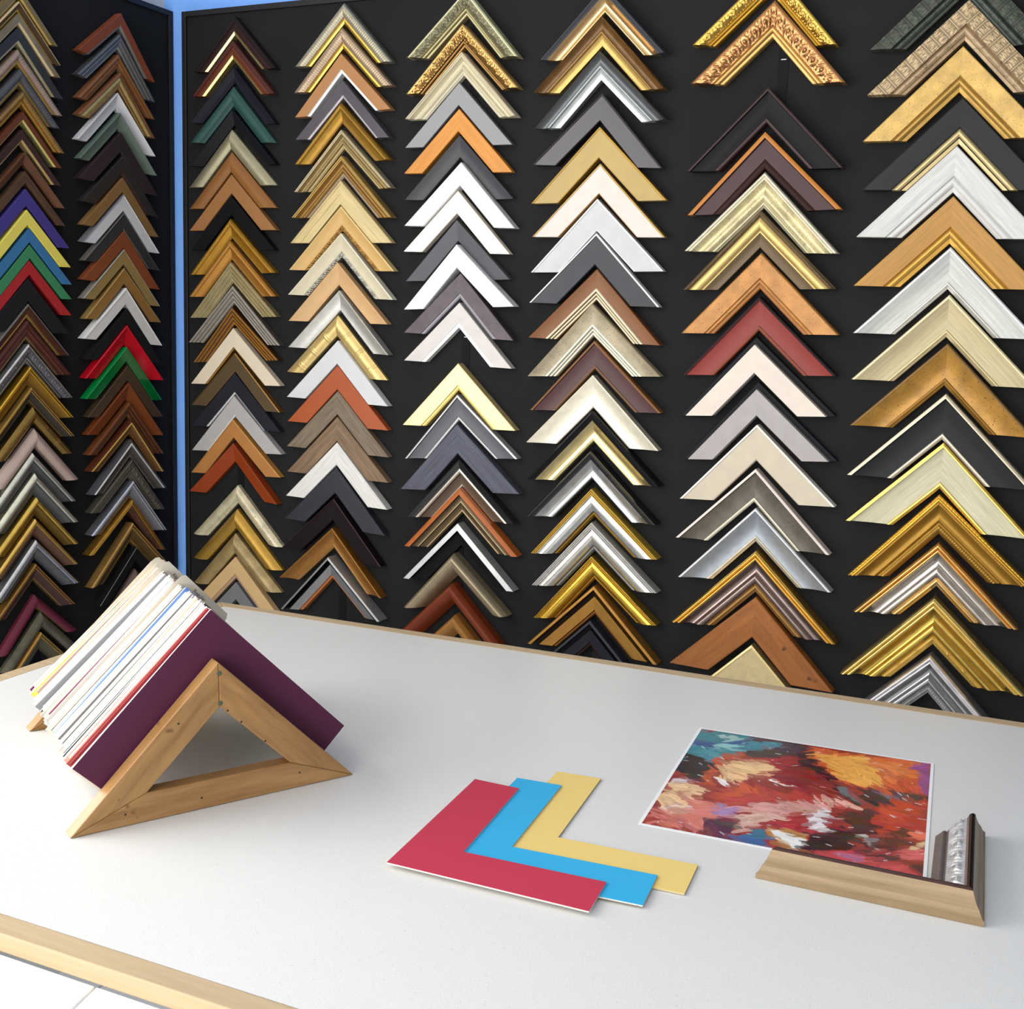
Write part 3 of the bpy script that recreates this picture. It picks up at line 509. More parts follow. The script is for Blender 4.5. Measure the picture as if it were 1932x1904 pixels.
PAINT = [
    ('2f7f8c', [(0.0, 0.0), (0.218, -0.011), (0.373, 0.031), (0.365, 0.092), (0.262, 0.135), (0.223, 0.198), (0.138, 0.244), (0.097, 0.328), (0.018, 0.351), (-0.009, 0.416), (-0.032, 0.551)]),
    ('2a4f8a', [(-0.003, 0.138), (0.122, 0.125), (0.211, 0.047), (0.226, 0.081), (0.094, 0.2), (0.005, 0.21)]),
    ('7fb5b8', [(0.06, 0.163), (0.172, 0.116), (0.23, 0.149), (0.155, 0.203), (0.088, 0.209)]),
    ('3a8a96', [(0.035, 0.243), (0.125, 0.182), (0.134, 0.302), (0.046, 0.361)]),
    ('9fc0bc', [(0.06, 0.044), (0.171, 0.021), (0.21, 0.041), (0.114, 0.089)]),
    ('4a3040', [(0.22, 0.0), (0.428, 0.002), (0.467, 0.009), (0.48, 0.133), (0.369, 0.169), (0.24, 0.201), (0.22, 0.142), (0.262, 0.135), (0.375, 0.099), (0.246, 0.049)]),
    ('43352f', [(0.218, 0.154), (0.31, 0.115), (0.418, 0.104), (0.463, 0.129), (0.404, 0.18), (0.251, 0.258)]),
    ('3f93a3', [(0.294, 0.076), (0.347, 0.03), (0.37, 0.067), (0.31, 0.115)]),
    ('1d1a1e', [(-0.001, 0.38), (0.039, 0.298), (0.128, 0.369), (0.135, 0.439), (0.103, 0.534), (0.043, 0.519), (0.006, 0.504)]),
    ('c4502e', [(0.134, 0.377), (0.141, 0.255), (0.219, 0.177), (0.242, 0.256), (0.177, 0.305), (0.165, 0.447), (0.15, 0.593), (0.119, 0.567), (0.132, 0.482)]),
    ('a3282a', [(0.175, 0.295), (0.448, 0.136), (0.542, 0.226), (0.611, 0.34), (0.503, 0.464), (0.378, 0.418), (0.374, 0.297), (0.287, 0.27)]),
    ('8a1f28', [(0.372, 0.38), (0.475, 0.211), (0.589, 0.349), (0.513, 0.479)]),
    ('ecc08a', [(0.168, 0.341), (0.226, 0.3), (0.335, 0.262), (0.379, 0.29), (0.37, 0.371), (0.312, 0.406), (0.261, 0.477), (0.224, 0.532), (0.185, 0.5), (0.18, 0.42)]),
    ('d99a72', [(0.252, 0.431), (0.31, 0.398), (0.357, 0.387), (0.29, 0.459)]),
    ('f3ece6', [(0.18, 0.494), (0.226, 0.502), (0.238, 0.552), (0.21, 0.548)]),
    ('3a1822', [(0.437, 0.118), (0.469, 0.054), (0.536, 0.185), (0.633, 0.33), (0.712, 0.432), (0.752, 0.507), (0.723, 0.541), (0.662, 0.454), (0.586, 0.33), (0.493, 0.225), (0.454, 0.177)]),
    ('d5602f', [(0.469, 0.018), (0.689, 0.016), (0.89, 0.003), (0.953, 0.009), (0.97, 0.257), (0.818, 0.35), (0.706, 0.368), (0.633, 0.33), (0.554, 0.199)]),
    ('efa94e', [(0.514, 0.074), (0.605, 0.08), (0.698, 0.029), (0.78, 0.146), (0.811, 0.255), (0.797, 0.316), (0.703, 0.331), (0.646, 0.305), (0.567, 0.172)]),
    ('e07a42', [(0.743, 0.076), (0.876, 0.042), (0.923, 0.127), (0.835, 0.265), (0.813, 0.173)]),
    ('c94a2c', [(0.836, 0.275), (0.958, 0.133), (0.971, 0.276), (0.819, 0.359)]),
    ('8e3f86', [(0.944, 0.009), (1.0, 0.0), (0.997, 0.293), (0.965, 0.311), (0.943, 0.139)]),
    ('3d1f2b', [(0.729, 0.368), (0.827, 0.365), (0.928, 0.322), (0.995, 0.328), (0.992, 0.374), (0.861, 0.443), (0.807, 0.506), (0.753, 0.471)]),
    ('6d6a86', [(0.821, 0.387), (0.893, 0.36), (0.916, 0.369), (0.837, 0.417)]),
    ('e9bf93', [(0.003, 0.636), (0.067, 0.553), (0.131, 0.582), (0.162, 0.655), (0.131, 0.718), (0.082, 0.771), (0.003, 0.855), (0.001, 0.732)]),
    ('c98f6a', [(0.059, 0.679), (0.112, 0.638), (0.109, 0.723), (0.064, 0.761)]),
    ('d9c9cf', [(0.001, 0.567), (0.052, 0.525), (0.091, 0.549), (0.014, 0.631)]),
    ('d0766a', [(-0.005, 0.897), (0.086, 0.788), (0.131, 0.714), (0.202, 0.721), (0.255, 0.788), (0.217, 0.855), (0.214, 0.972), (0.134, 0.974), (0.0, 1.0)]),
    ('e0a08c', [(0.033, 0.881), (0.113, 0.803), (0.154, 0.812), (0.08, 0.913)]),
    ('efe4e2', [(0.0, 0.859), (0.097, 0.769), (0.117, 0.802), (0.034, 0.884)]),
    ('a584b0', [(0.23, 0.709), (0.261, 0.674), (0.291, 0.737), (0.286, 0.829), (0.251, 0.875), (0.229, 0.816)]),
    ('4a2040', [(0.217, 0.889), (0.272, 0.832), (0.32, 0.879), (0.329, 0.996), (0.27, 0.994), (0.221, 0.973)]),
    ('7a2a3c', [(0.221, 0.969), (0.258, 0.905), (0.291, 0.956), (0.264, 0.999)]),
    ('b53a32', [(0.187, 0.653), (0.241, 0.535), (0.454, 0.503), (0.568, 0.493), (0.682, 0.501), (0.736, 0.589), (0.661, 0.582), (0.468, 0.591), (0.329, 0.667), (0.269, 0.746), (0.212, 0.698)]),
    ('c8502f', [(0.199, 0.639), (0.27, 0.523), (0.377, 0.507), (0.291, 0.628), (0.241, 0.686)]),
    ('d99d94', [(0.284, 0.726), (0.398, 0.629), (0.507, 0.596), (0.6, 0.571), (0.661, 0.582), (0.551, 0.649), (0.505, 0.737), (0.417, 0.737), (0.314, 0.745)]),
    ('d9ac9e', [(0.3, 0.786), (0.359, 0.744), (0.417, 0.737), (0.494, 0.756), (0.431, 0.816), (0.397, 0.871), (0.348, 0.919), (0.311, 0.883)]),
    ('ae2f38', [(0.424, 0.819), (0.507, 0.75), (0.581, 0.702), (0.591, 0.831), (0.508, 0.849)]),
    ('e6dcdc', [(0.586, 0.631), (0.64, 0.596), (0.663, 0.651), (0.643, 0.743), (0.645, 0.821), (0.609, 0.81), (0.581, 0.719)]),
    ('2f5f96', [(0.33, 0.972), (0.38, 0.932), (0.439, 0.862), (0.454, 0.985), (0.363, 0.992)]),
    ('2d7187', [(0.369, 0.875), (0.411, 0.866), (0.447, 0.891), (0.446, 0.936), (0.41, 0.941)]),
    ('b9814a', [(0.438, 0.859), (0.504, 0.823), (0.567, 0.853), (0.586, 0.911), (0.57, 0.982), (0.503, 0.995), (0.466, 0.946)]),
    ('ece8e2', [(0.448, 0.871), (0.481, 0.857), (0.58, 0.898), (0.58, 0.948), (0.556, 0.98), (0.5, 0.932)]),
    ('33121f', [(0.577, 0.836), (0.646, 0.824), (0.704, 0.718), (0.752, 0.763), (0.756, 0.889), (0.66, 0.944), (0.598, 0.985), (0.575, 0.98), (0.599, 0.891)]),
    ('4a2028', [(0.694, 0.62), (0.727, 0.589), (0.753, 0.557), (0.805, 0.556), (0.849, 0.865), (0.773, 0.852), (0.738, 0.704), (0.707, 0.695)]),
    ('b53126', [(0.798, 0.488), (0.984, 0.351), (0.998, 0.663), (0.945, 0.685), (0.882, 0.775), (0.831, 0.733), (0.801, 0.61)]),
    ('c43c2a', [(0.823, 0.531), (0.968, 0.399), (0.973, 0.538), (0.86, 0.652)]),
    ('591d22', [(0.851, 0.722), (0.942, 0.631), (0.961, 0.711), (0.886, 0.85), (0.846, 0.851)]),
    ('e06a52', [(0.944, 0.663), (0.996, 0.641), (0.996, 0.727), (0.959, 0.727)]),
    ('cf6060', [(0.885, 0.835), (0.996, 0.798), (0.997, 0.906), (0.922, 0.894)]),
    ('e0c090', [(0.926, 0.833), (0.998, 0.736), (0.998, 0.8), (0.945, 0.84)]),
    ('4a2330', [(0.775, 0.878), (0.855, 0.875), (0.935, 0.9), (1.0, 0.942), (0.998, 1.001), (0.923, 0.908), (0.825, 0.92)]),
    ('c9434c', [(0.617, 0.975), (0.725, 0.914), (0.825, 0.917), (0.911, 0.928), (0.978, 0.998), (0.799, 1.003), (0.64, 0.997)]),
    ('b06a8e', [(0.715, 0.948), (0.778, 0.907), (0.8, 0.971), (0.74, 0.999)]),
    ('6b7275', [(0.654, 0.377), (0.692, 0.384), (0.74, 0.476), (0.72, 0.516), (0.667, 0.451)]),
    ('f0e0d8', [(0.379, 0.422), (0.503, 0.464), (0.503, 0.475), (0.377, 0.438)]),
    ('e8b0a0', [(0.538, 0.552), (0.683, 0.518), (0.748, 0.58), (0.673, 0.562)]),
    ('1d1216', [(0.759, 0.459), (0.81, 0.447), (0.808, 0.511), (0.767, 0.51)]),
    ('d8d4d0', [(0.772, 0.771), (0.847, 0.863), (0.838, 0.87), (0.77, 0.787)]),
]
# ------------------------------------------------------------------ moulding corner samples
def orn(kind, u, q):
    """relief height 0..1 at distance u (m) along the moulding and q (0..1) across it"""
    env = math.sin(math.pi * min(1, max(0, q))) ** .5
    if kind == 'rib': return env * (.5 + .5 * math.cos(2 * math.pi * u / .0048))
    if kind == 'rope': return env * (.5 + .5 * math.cos(2 * math.pi * (u + q * .009) / .0062))
    if kind == 'bead': return env * abs(math.sin(math.pi * u / .0042)) ** .6
    if kind == 'tick':
        d = abs((u / .019) % 1 - .5) * .019
        return .25 * env + (.75 * env if d < .0009 or .0018 < d < .0026 else 0)
    if kind == 'bamboo':
        d = abs((u / .042 + .37) % 1 - .5) * .042
        return 1.1 * env * math.exp(-((d - .0022) / .0009) ** 2) - .5 * env * math.exp(-(d / .0012) ** 2)
    if kind == 'egg':
        p = .021; x = ((u / p) % 1 - .5) * 2; y = (q - .46) * 2.1
        r = math.hypot(x * 1.25, y)
        ring = math.exp(-((r - .82) / .13) ** 2); dome = max(0, 1 - (r / .52) ** 2)
        dart = math.exp(-((abs(x) - 1) / .16) ** 2) * (.5 + .5 * math.cos(9 * y))
        return env * (.85 * ring + .8 * dome + .5 * dart)
    if kind == 'scroll':
        p = .026; x = ((u / p) % 1 - .5) * 2; y = (q - .5) * 1.9
        a = math.atan2(y, x); r = math.hypot(x * 1.15, y)
        sp = .5 + .5 * math.cos(11 * r - 2 * a)
        leaf = .5 + .5 * math.sin(2 * math.pi * u / .0052 + 5 * abs(y))
        w = math.exp(-(r / .85) ** 4)
        return env * (w * sp + (1 - w) * leaf * .8)
    if kind == 'tie':
        d = abs((u / .036 + .2) % 1 - .5) * .036
        return env * (.9 * math.exp(-(d / .0035) ** 2) * (.5 + .5 * math.cos(9000 * (d - .003 * abs(q - .5)))))
    if kind == 'croc':
        p = .0165; x = (u / p) % 1
        ridge = math.exp(-((x - .5) / .045) ** 2)
        gro = .5 + .5 * math.cos(2 * math.pi * (q * 8.5 + .35 * math.sin(u * 420 + 3 * q)))
        return (.9 * ridge + (1 - ridge) * (.55 * gro * (.3 + .7 * abs(math.sin(math.pi * x)))))
    return 0
SLOT_NAME = {'a': 'moulding', 'b': 'inner_lip', 'c': 'outer_rim', 'd': 'carved_band'}

def build_leg(parent, sgn, prof, H, w, leg, cols, ornd):
    z0, segs = prof
    a = leg / 2 ** .5
    def pt(s, t, z):
        y0 = -s * 2 ** .5
        return (sgn * t * (a - s * 2 ** .5), y0 + t * (-a - y0), z)
    def uv(s, t): return (s + t * (leg - 2 * s) + (0 if sgn > 0 else .5), s)
    runs, ps, pz = [], 0.0, z0
    for sg in segs:
        slot = sg[0] if sg[0] in cols else 'a'
        kind = sg[4] if len(sg) > 4 else None
        if sg[0] == 'd' or (kind == 'scroll'): kind = ornd.get(sg[0], kind) if kind else None
        elif sg[0] in ornd: kind = ornd[sg[0]] if sg[1] > .02 else kind
        n = 1 if (sg[1] == 0 and not kind) else (9 if kind else 6)
        pts = []
        for i in range(n + 1):
            q = i / n
            pts.append(((ps + (sg[2] - ps) * q) * w, (pz + (sg[3] - pz) * q + sg[1] * math.sin(math.pi * q)) * H, q))
        if runs and runs[-1][0] == slot: runs[-1][1].append((pts, sg[1] != 0 or kind, kind))
        else: runs.append([slot, [(pts, sg[1] != 0 or kind, kind)]])
        ps, pz = sg[2], sg[3]
    acc = {}
    for slot, seglist in runs:
        V, F, S, U = acc.setdefault(slot, ([], [], [], []))
        def vert(s, t, z): V.append(pt(s, t, z)); U.append(uv(s, t)); return len(V) - 1
        def face(ix, sm):
            F.append(tuple(ix) if sgn > 0 else tuple(reversed(ix))); S.append(bool(sm))
        outline = []
        for pts, sm, kind in seglist:
            nt = max(1, int(leg / .0016)) if kind else 1
            amp = .0044 if kind in ('egg', 'scroll') else (.0012 if kind in ('croc', 'tick') else (.002 if kind != 'bamboo' else .0022))
            if w < .026: amp *= .7
            rows = []
            for s, z, q in pts:
                row = []
                for k in range(nt + 1):
                    t = k / nt
                    zz = z
                    if kind: zz += amp * orn(kind, s + t * (leg - 2 * s), q) - (amp * .35 if 0 < q < 1 else 0)
                    row.append(vert(s, t, zz))
                rows.append(row)
            for r0, r1 in zip(rows, rows[1:]):
                for k in range(nt): face((r0[k], r1[k], r1[k + 1], r0[k + 1]), sm)
            outline += [(s, z) for s, z, q in pts]
        # closed body under the surface: side walls, ends and back
        s0, e0 = outline[0]; s1, e1 = outline[-1]
        b = [vert(s0, 0, 0), vert(s0, 1, 0), vert(s1, 1, 0), vert(s1, 0, 0)]
        t0, t1 = vert(s0, 0, e0), vert(s0, 1, e0); face((b[0], t0, t1, b[1]), False)
        t0, t1 = vert(s1, 0, e1), vert(s1, 1, e1); face((t0, b[3], b[2], t1), False)
        face((b[0], b[1], b[2], b[3]), False)
        for t in (0, 1):
            ring = [vert(s0, t, 0)] + [vert(s, t, z) for s, z in outline] + [vert(s1, t, 0)]
            if t == 0: ring.reverse()
            face(ring, False)
    main = None
    for slot in sorted(acc):
        V, F, S, U = acc[slot]
        o = mesh_obj(SLOT_NAME[slot], V, F, finish(cols[slot]), main or parent, S, U)
        if main is None: main = o
    return main

def build_corner(name, M, prof, H, w, leg, cols, ornd, label, group):
    root = empty(name, M)
    tag(root, label, 'frame corner', group)
    for sgn in (-1, 1): build_leg(root, sgn, prof, H, w, leg, cols, ornd)
    return root

ORD = ['first', 'second', 'third', 'fourth', 'fifth', 'sixth', 'seventh', 'eighth']
GROUPS = ['moulding corners on the left panel'] * 2 + ['moulding corners on the wide back panel'] * 6
prev = {}
strips = {}
rows = [l.split('|') for l in SAMPLES.strip().split('\n')]
for r in rows:
    key, u, v, w, leg, tilt, prof, H, colspec, desc = r
    c = int(key[0])
    cols, ornd = {}, {}
    for slot, t in zip('abcd', colspec.split()):
        cols[slot] = t[:7]
        if len(t) > 7: ornd[slot] = t[7:]
    for s in 'bcd':   # carved slots keep a part of their own even when they share the colour
        if s not in cols and s == 'd' and any(x[0] == 'd' for x in PR[prof][1]): cols['d'] = cols['a']
    u, v, w, leg, tilt, H = float(u), float(v), float(w) / 1e3, float(leg) / 1e3, float(tilt), float(H) / 1e3
    base = M_LEFT if c < 2 else M_BACK
    M = base @ Matrix.Translation((u, v, .0012)) @ Matrix.Rotation(R(tilt), 4, 'Z')
    where = ORD[c] + ' column from left'
    if c in prev: label = '%s moulding corner under the %s one, %s' % (desc, prev[c], where)
    else: label = '%s moulding corner topmost in the %s' % (desc, where)
    if len(label.split()) > 16: label = '%s moulding corner under the %s one, %s' % (desc, prev[c], where.replace(' from left', ''))
    if len(label.split()) > 16: label = '%s corner under the %s one, %s' % (desc, prev[c], where.replace(' from left', ''))
    prev[c] = desc
    assert len(label.split()) <= 16, label
    build_corner('moulding_corner', M, PR[prof], H, w, leg, cols, ornd, label, GROUPS[c])
    strips.setdefault(c, []).append((u, v))
for c, pts in strips.items():
    us = [p[0] for p in pts]; vs = [p[1] for p in pts]
    xm = sum(us) / len(us)
    hanging_strip(left_panel if c < 2 else back_panel, xm + (.008 if c != 6 else .002), min(vs) - .25, min(1.97, max(vs) - .03), mark={4: 1.357, 6: 1.826}.get(c))

# ------------------------------------------------------------------ counter table
ZT = .90
m = NT('speckled_laminate'); tc = m.n('ShaderNodeTexCoord')
sp1 = m.noise(tc.outputs['Object'], 520, 2, .6); sp2 = m.noise(tc.outputs['Object'], 900, 1); cl = m.noise(tc.outputs['Object'], 3, 2)
base = m.mix(m.ramp(cl, .3, .7), hexlin('d9d8d5'), hexlin('dddcd9'))
c1 = m.mix(m.ramp(sp1, .64, .74), base, hexlin('bdbab4'))
c2 = m.mix(m.ramp(sp2, .66, .74), c1, hexlin('f4f3f1'))
laminate = m.set(c2, .38, 0, .4)
m = NT('pale_edge_wood'); v = m.uvmap((6, 160, 160)); n = m.noise(v, 1, 5, .6)
tc = m.n('ShaderNodeTexCoord'); mp = m.n('ShaderNodeMapping'); mp.inputs['Scale'].default_value = (5, 120, 120); m.l(tc.outputs['Object'], mp.inputs[0])
n = m.noise(mp.outputs[0], 1, 5, .6)
edge_wood = m.set(m.mix(m.ramp(n, .3, .7), hexlin('b69e7c'), hexlin('c6b08e')), .5, 0, .3)
C_BL, C_BR, C_FR, C_FL = (-1.2575, -.4300), (.95, -.2850), (.95, -1.292), (-1.2320, -1.3670)
table = empty('counter_table', Matrix.Translation((0, 0, 0)))
tag(table, 'large white speckled counter table with pale wood edging in the foreground', 'table')
def inset(poly, d):
    out = []
    for i in range(len(poly)):
        p0, p1, p2 = Vector(poly[i - 1]), Vector(poly[i]), Vector(poly[(i + 1) % len(poly)])
        d1, d2 = (p1 - p0).normalized(), (p2 - p1).normalized()
        n1, n2 = Vector((-d1.y, d1.x)), Vector((-d2.y, d2.x))
        b = (n1 + n2); b = b * (d / b.dot(n1))
        out.append(tuple(p1 + b))
    return out
outer = [C_FL, C_FR, C_BR, C_BL]
inner = inset(outer, .023)
v, f = prism(inset(outer, .0233), ZT - .016, ZT - .0002); mesh_obj('tabletop', v, f, laminate, table)
for i in range(4):
    j = (i + 1) % 4
    q = [outer[i], outer[j], inner[j], inner[i]]
    v, f = prism(q, ZT - .016, ZT); bevel_obj(mesh_obj('edge_strip', v, f, edge_wood, table), .0012)
inn = inset(outer, .10)
v, f = join([prism([inn[i], inn[(i + 1) % 4], inset(outer, .125)[(i + 1) % 4], inset(outer, .125)[i]], ZT - .075, ZT - .0162) for i in range(4)])
mesh_obj('apron', v, f, frame_white, table)
for px, py in inset(outer, .135):
    v, f = box(px - .03, px + .03, py - .03, py + .03, 0, ZT - .0162); bevel_obj(mesh_obj('leg', v, f, frame_white, table), .003)

# white lower worktop butting against the front of the counter, two panels with an open seam
wt = empty('worktop', Matrix.Translation((0, 0, 0)))
tag(wt, 'plain white lower worktop with a seam in front of the wood edged counter', 'worktop')
white_melamine = NT('white_melamine').set(hexlin('f2f1ef'), .35, 0, .4)
def fy(x): return -1.367 + (x + 1.232) * (.075 / 2.182) - .0015
for xa_, xb_, dx_ in ((-1.70, -.6180, 0), (-.6166, .90, 0)):
    sl = .24
    v, f = prism([(xa_ + (0 if xa_ < -1 else .1), -1.78), (xb_ + (0.1 if xb_ < 0 else 0), -1.78), (xb_, fy(xb_)), (xa_, fy(xa_))], .855, .8835)
    bevel_obj(mesh_obj('top_panel', v, f, white_melamine, wt), .0012)
for px, py in ((-1.66, -1.45), (-1.66, -1.74), (.86, -1.40), (.86, -1.74), (-.50, -1.45), (-.50, -1.74)):
    v, f = box(px - .02, px + .02, py - .02, py + .02, 0, .8548); mesh_obj('leg', v, f, frame_white, wt)

# ------------------------------------------------------------------ wooden rack with the packed mat corners
m = NT('varnished_pine'); tc = m.n('ShaderNodeTexCoord'); v = m.uvmap((11, 95, 1)); n = m.noise(v, 1, 5, .6); n2 = m.noise(v, .35, 2)
kn = m.noise(m.uvmap((45, 60, 1)), 1, 2)
pc = m.mix(m.ramp(n, .3, .72), hexlin('8c6438'), hexlin('b48a58'))
pc = m.mix(m.ramp(kn, .70, .78), pc, hexlin('5e3a22'))
pine = m.set(pc, .36, 0, .45); m.bump(n, .0003, .4)
hole_plug = NT('green_grey_putty').set(hexlin('4f5a48'), .6)
nail_dark = NT('dark_nail_hole').set(hexlin('2a1d14'), .6)
T_L, T_R = Vector((-.7955, -1.2024, ZT + .0002)), Vector((-.6529, -.9392, ZT + .0002))
e1 = (T_R - T_L).normalized(); nn = Vector((e1.y, -e1.x, 0))          # nn points to the viewer
AXIS = e1 * .03837 - nn * .32092                                      # from the near triangle to the far one
def rack_matrix(off):       # local x along the base, y up, z to the viewer
    o = T_L + off
    return Matrix(((e1.x, 0, nn.x, o.x), (e1.y, 0, nn.y, o.y), (0, 1, 0, o.z), (0, 0, 0, 1)))
rack = empty('mat_sample_rack', rack_matrix(Vector((0, 0, 0))))
tag(rack, 'triangular pine rack straddled by packed mat corners on the white counter', 'rack')
B, HH = .2993, .1502
def planar_uv(vs, ang):
    ca, sa = math.cos(ang), math.sin(ang)
    return [(x * ca + y * sa, -x * sa + y * ca + z * .3) for x, y, z in vs]
def tri_frame(zo, xo):
    fr = None
    rails = (('base_rail', [(0, 0), (B, 0), (.2244, .0293), (.0730, .0293)], 0),
             ('side_rail', [(0, 0), (.0730, .0293), (.1474, .1039), (.1460, HH)], R(46)),
             ('side_rail', [(B, 0), (.1460, HH), (.1474, .1039), (.2244, .0293)], R(-45)))
    for nm, poly, ang in rails:
        v, f = prism([(x + xo, y) for x, y in poly], zo - .018, zo)
        o = mesh_obj(nm, v, f, pine, rack, uvs=planar_uv(v, ang)); bevel_obj(o, .0012)
        if zo > -.1:
            spots = {'base_rail': [(.128, .012), (.235, .016)], 'side_rail': [(.105, .094), (.0825, .036), (.052, .012)]}[nm]
            if ang < 0: spots = [(.1555, .0985), (.196, .0585), (.17, .084)]
            for k, (x, y) in enumerate(spots):
                vv = [(x + .0011 * math.cos(i * math.pi / 4), y + .0011 * math.sin(i * math.pi / 4), zo + .0002) for i in range(8)] + [(x, y, zo + .0003)]
                mesh_obj('nail_hole', vv, [(i, (i + 1) % 8, 8) for i in range(8)], nail_dark, o)
            if ang > 0:
                for x, y in ((.1468, .1385), (.1478, .1075)):
                    vv = [(x + .0026 * math.cos(i * math.pi / 6), y + .0026 * math.sin(i * math.pi / 6), zo + .0002) for i in range(12)] + [(x, y, zo + .0004)]
                    mesh_obj('wood_plug', vv, [(i, (i + 1) % 12, 12) for i in range(12)], hole_plug, o)
tri_frame(0, 0)
tri_frame(-.32092 + .018, .0362)
# a ridge rail and two low side rails join the end triangles and carry the mats
def rail(name, prof0, prof1):
    z0_, z1_ = -.0182, -.3027
    n = len(prof0)
    v = [(x, y, z0_) for x, y in prof0] + [(x + .0362, y, z1_) for x, y in prof1]
    f = [tuple(range(n - 1, -1, -1)), tuple(range(n, 2 * n))] + [(i, (i + 1) % n, n + (i + 1) % n, n + i) for i in range(n)]
    mesh_obj(name, v, f, pine, rack, uvs=[(y_, x_) for x_, y_ in planar_uv(v, 0)])
ra = [(.1465 + dx, .1165 + dy) for dx, dy in ((0, 0), (-.012, -.012), (-.006, -.018), (.006, -.018), (.012, -.012))]
rail('ridge_rail', ra, [(x, y - .017) for x, y in ra])

def card(hexs, rough=.6): 
    k = 'card_' + hexs
    if k not in _mats:
        q = NT(k); t_ = q.n('ShaderNodeTexCoord'); nz = q.noise(t_.outputs['Object'], 800, 2)
        c_ = hexlin(hexs); _mats[k] = q.set(q.mix(q.ramp(nz, .3, .7), tuple(x * .95 for x in c_), c_), rough, 0, .2)
    return _mats[k]
core_white = card('f6f3ec'); core_cream = card('efe6d6')
S2 = 2 ** .5
def ell(lgL, lgR, w, tabbed=None, rnd=0.0):
    """L outline straddling a ridge, outer corner at the origin, legs falling at 45 degrees, square-cut ends"""
    a, b, k = lgL / S2, lgR / S2, w / S2
    p = [(-a, -a), (-a + k, -a - k), (0, -w * S2), (b - k, -b - k), (b, -b)]
    if tabbed:
        t0, t1, h = tabbed; d = Vector((1, -1)) / S2; n = Vector((1, 1)) / S2
        for s, hh in ((t1 + .003, 0), (t1, h * .7), (t1 - .003, h), (t0 + .004, h), (t0 + .001, h * .7), (t0, 0)):
            p.append(tuple(d * s + n * hh))
    if not tabbed or tabbed[0] > .004: p.append((0, 0))
    return p
rng = random.Random(7)
def mat_corner(name, M, poly, thick, face_mat, core_mat, label, group=None, back_mat=None, cat='mat sample'):
    n = len(poly); skin = min(.0003, thick * .3)
    zs = (0, -skin, -thick + skin, -thick)
    v = [(x, y, z) for z in zs for x, y in poly]
    f, mi = [tuple(range(n))], [0]
    for r_ in range(3):
        for i in range(n):
            j = (i + 1) % n
            f.append((r_ * n + i, (r_ + 1) * n + i, (r_ + 1) * n + j, r_ * n + j)); mi.append(0 if r_ == 0 else 1)
    f.append(tuple(3 * n + i for i in range(n - 1, -1, -1))); mi.append(1)
    o = mesh_obj(name, v, f, None, mats=[face_mat, core_mat], midx=mi)
    o.matrix_world = M
    tag(o, label, cat, group)
    return o
GM = 'mat corners packed on the rack'
plain_faces = ['f1eee8', 'e6e0d4', 'efe9df', 'd9d5cf', 'f4f1ea', 'c9c3bc', 'e8d8cc', 'e4dfe0', 'cfd3da', 'f0e2d2', 'a8a29e', '7e7a7a', 'e2bda8', 'f3efe6', '5c5254', 'b9998a']
NB = 98
D0, D1 = .0205, .2950
specials = {97: ('maroon-edged', '6d2a4c', 8.6), 88: ('lemon yellow', 'f2dc6a', 4.0), 70: ('grey', '8f9096', 5.0), 62: ('pale green', 'b9c59a', 1.6), 56: ('plum', '6a2140', 4.0),
            36: ('cornflower blue', '6f92dc', 6.5), 20: ('peach', 'eec49a', 2.0), 13: ('dark slate', '4a4a4e', 1.4), 4: ('tomato red', 'b0524a', 2.2), 2: ('brick red', '8c2a30', 1.6)}
for i in range(NB - 1, -1, -1):
    d = D0 + (D1 - D0) * i / (NB - 1)
    frac = d / .32092
    off = AXIS * frac
    xa = .1436 + .0030 * frac + rng.uniform(-.0021, .0021)
    ya = .1993 - .0125 * frac + rng.uniform(-.0018, .0018)
    w = .0500
    ll, lr = .1950 + rng.uniform(-.004, .004), .2080 + rng.uniform(-.004, .003)
    rot = -2.4 * frac + rng.uniform(-.6, .6)
    thick = rng.choice([.0017, .0019, .0022, .0024])
    if i == 0:
        label, grp, fm, cm = 'plum coloured mat corner at the very front of the wooden rack', None, card('572843', .55), core_white
        xa, ya, rot, ll, lr, thick = .1440, .1993, 0.35, .1955, .2130, .0018
    elif i in specials:
        nm_, hx, wob = specials[i]
        label, grp, fm, cm = '%s mat corner packed among the white ones on the rack' % nm_, GM, card(hx), (card(hx) if wob > 1.5 else core_white)
        if i == 36: rot, xa, ya = rot + .45, xa - .0012, ya + .0040
        elif i == 88: rot, xa, ya = rot - .15, xa - .0002, ya + .0004
        elif i == 70: rot, xa, ya = rot - .9, xa - .001, ya + .0006
    else:
        label, grp, fm, cm = 'white edged mat corner packed tightly on the wooden rack', GM, card(rng.choice(plain_faces)), rng.choice([core_white, core_white, core_cream])
    # keep every notch resting on the ridge boards
    ya = max(ya, .1172 - .017 * frac + w * S2)
    M = rack_matrix(off) @ Matrix.Translation((xa, ya, 0)) @ Matrix.Rotation(R(rot), 4, 'Z')
    thick = min(thick, (D1 - D0) / (NB - 1) * .88)
    mat_corner('mat_corner', M, ell(ll, lr, w), thick, fm, cm, label, grp)

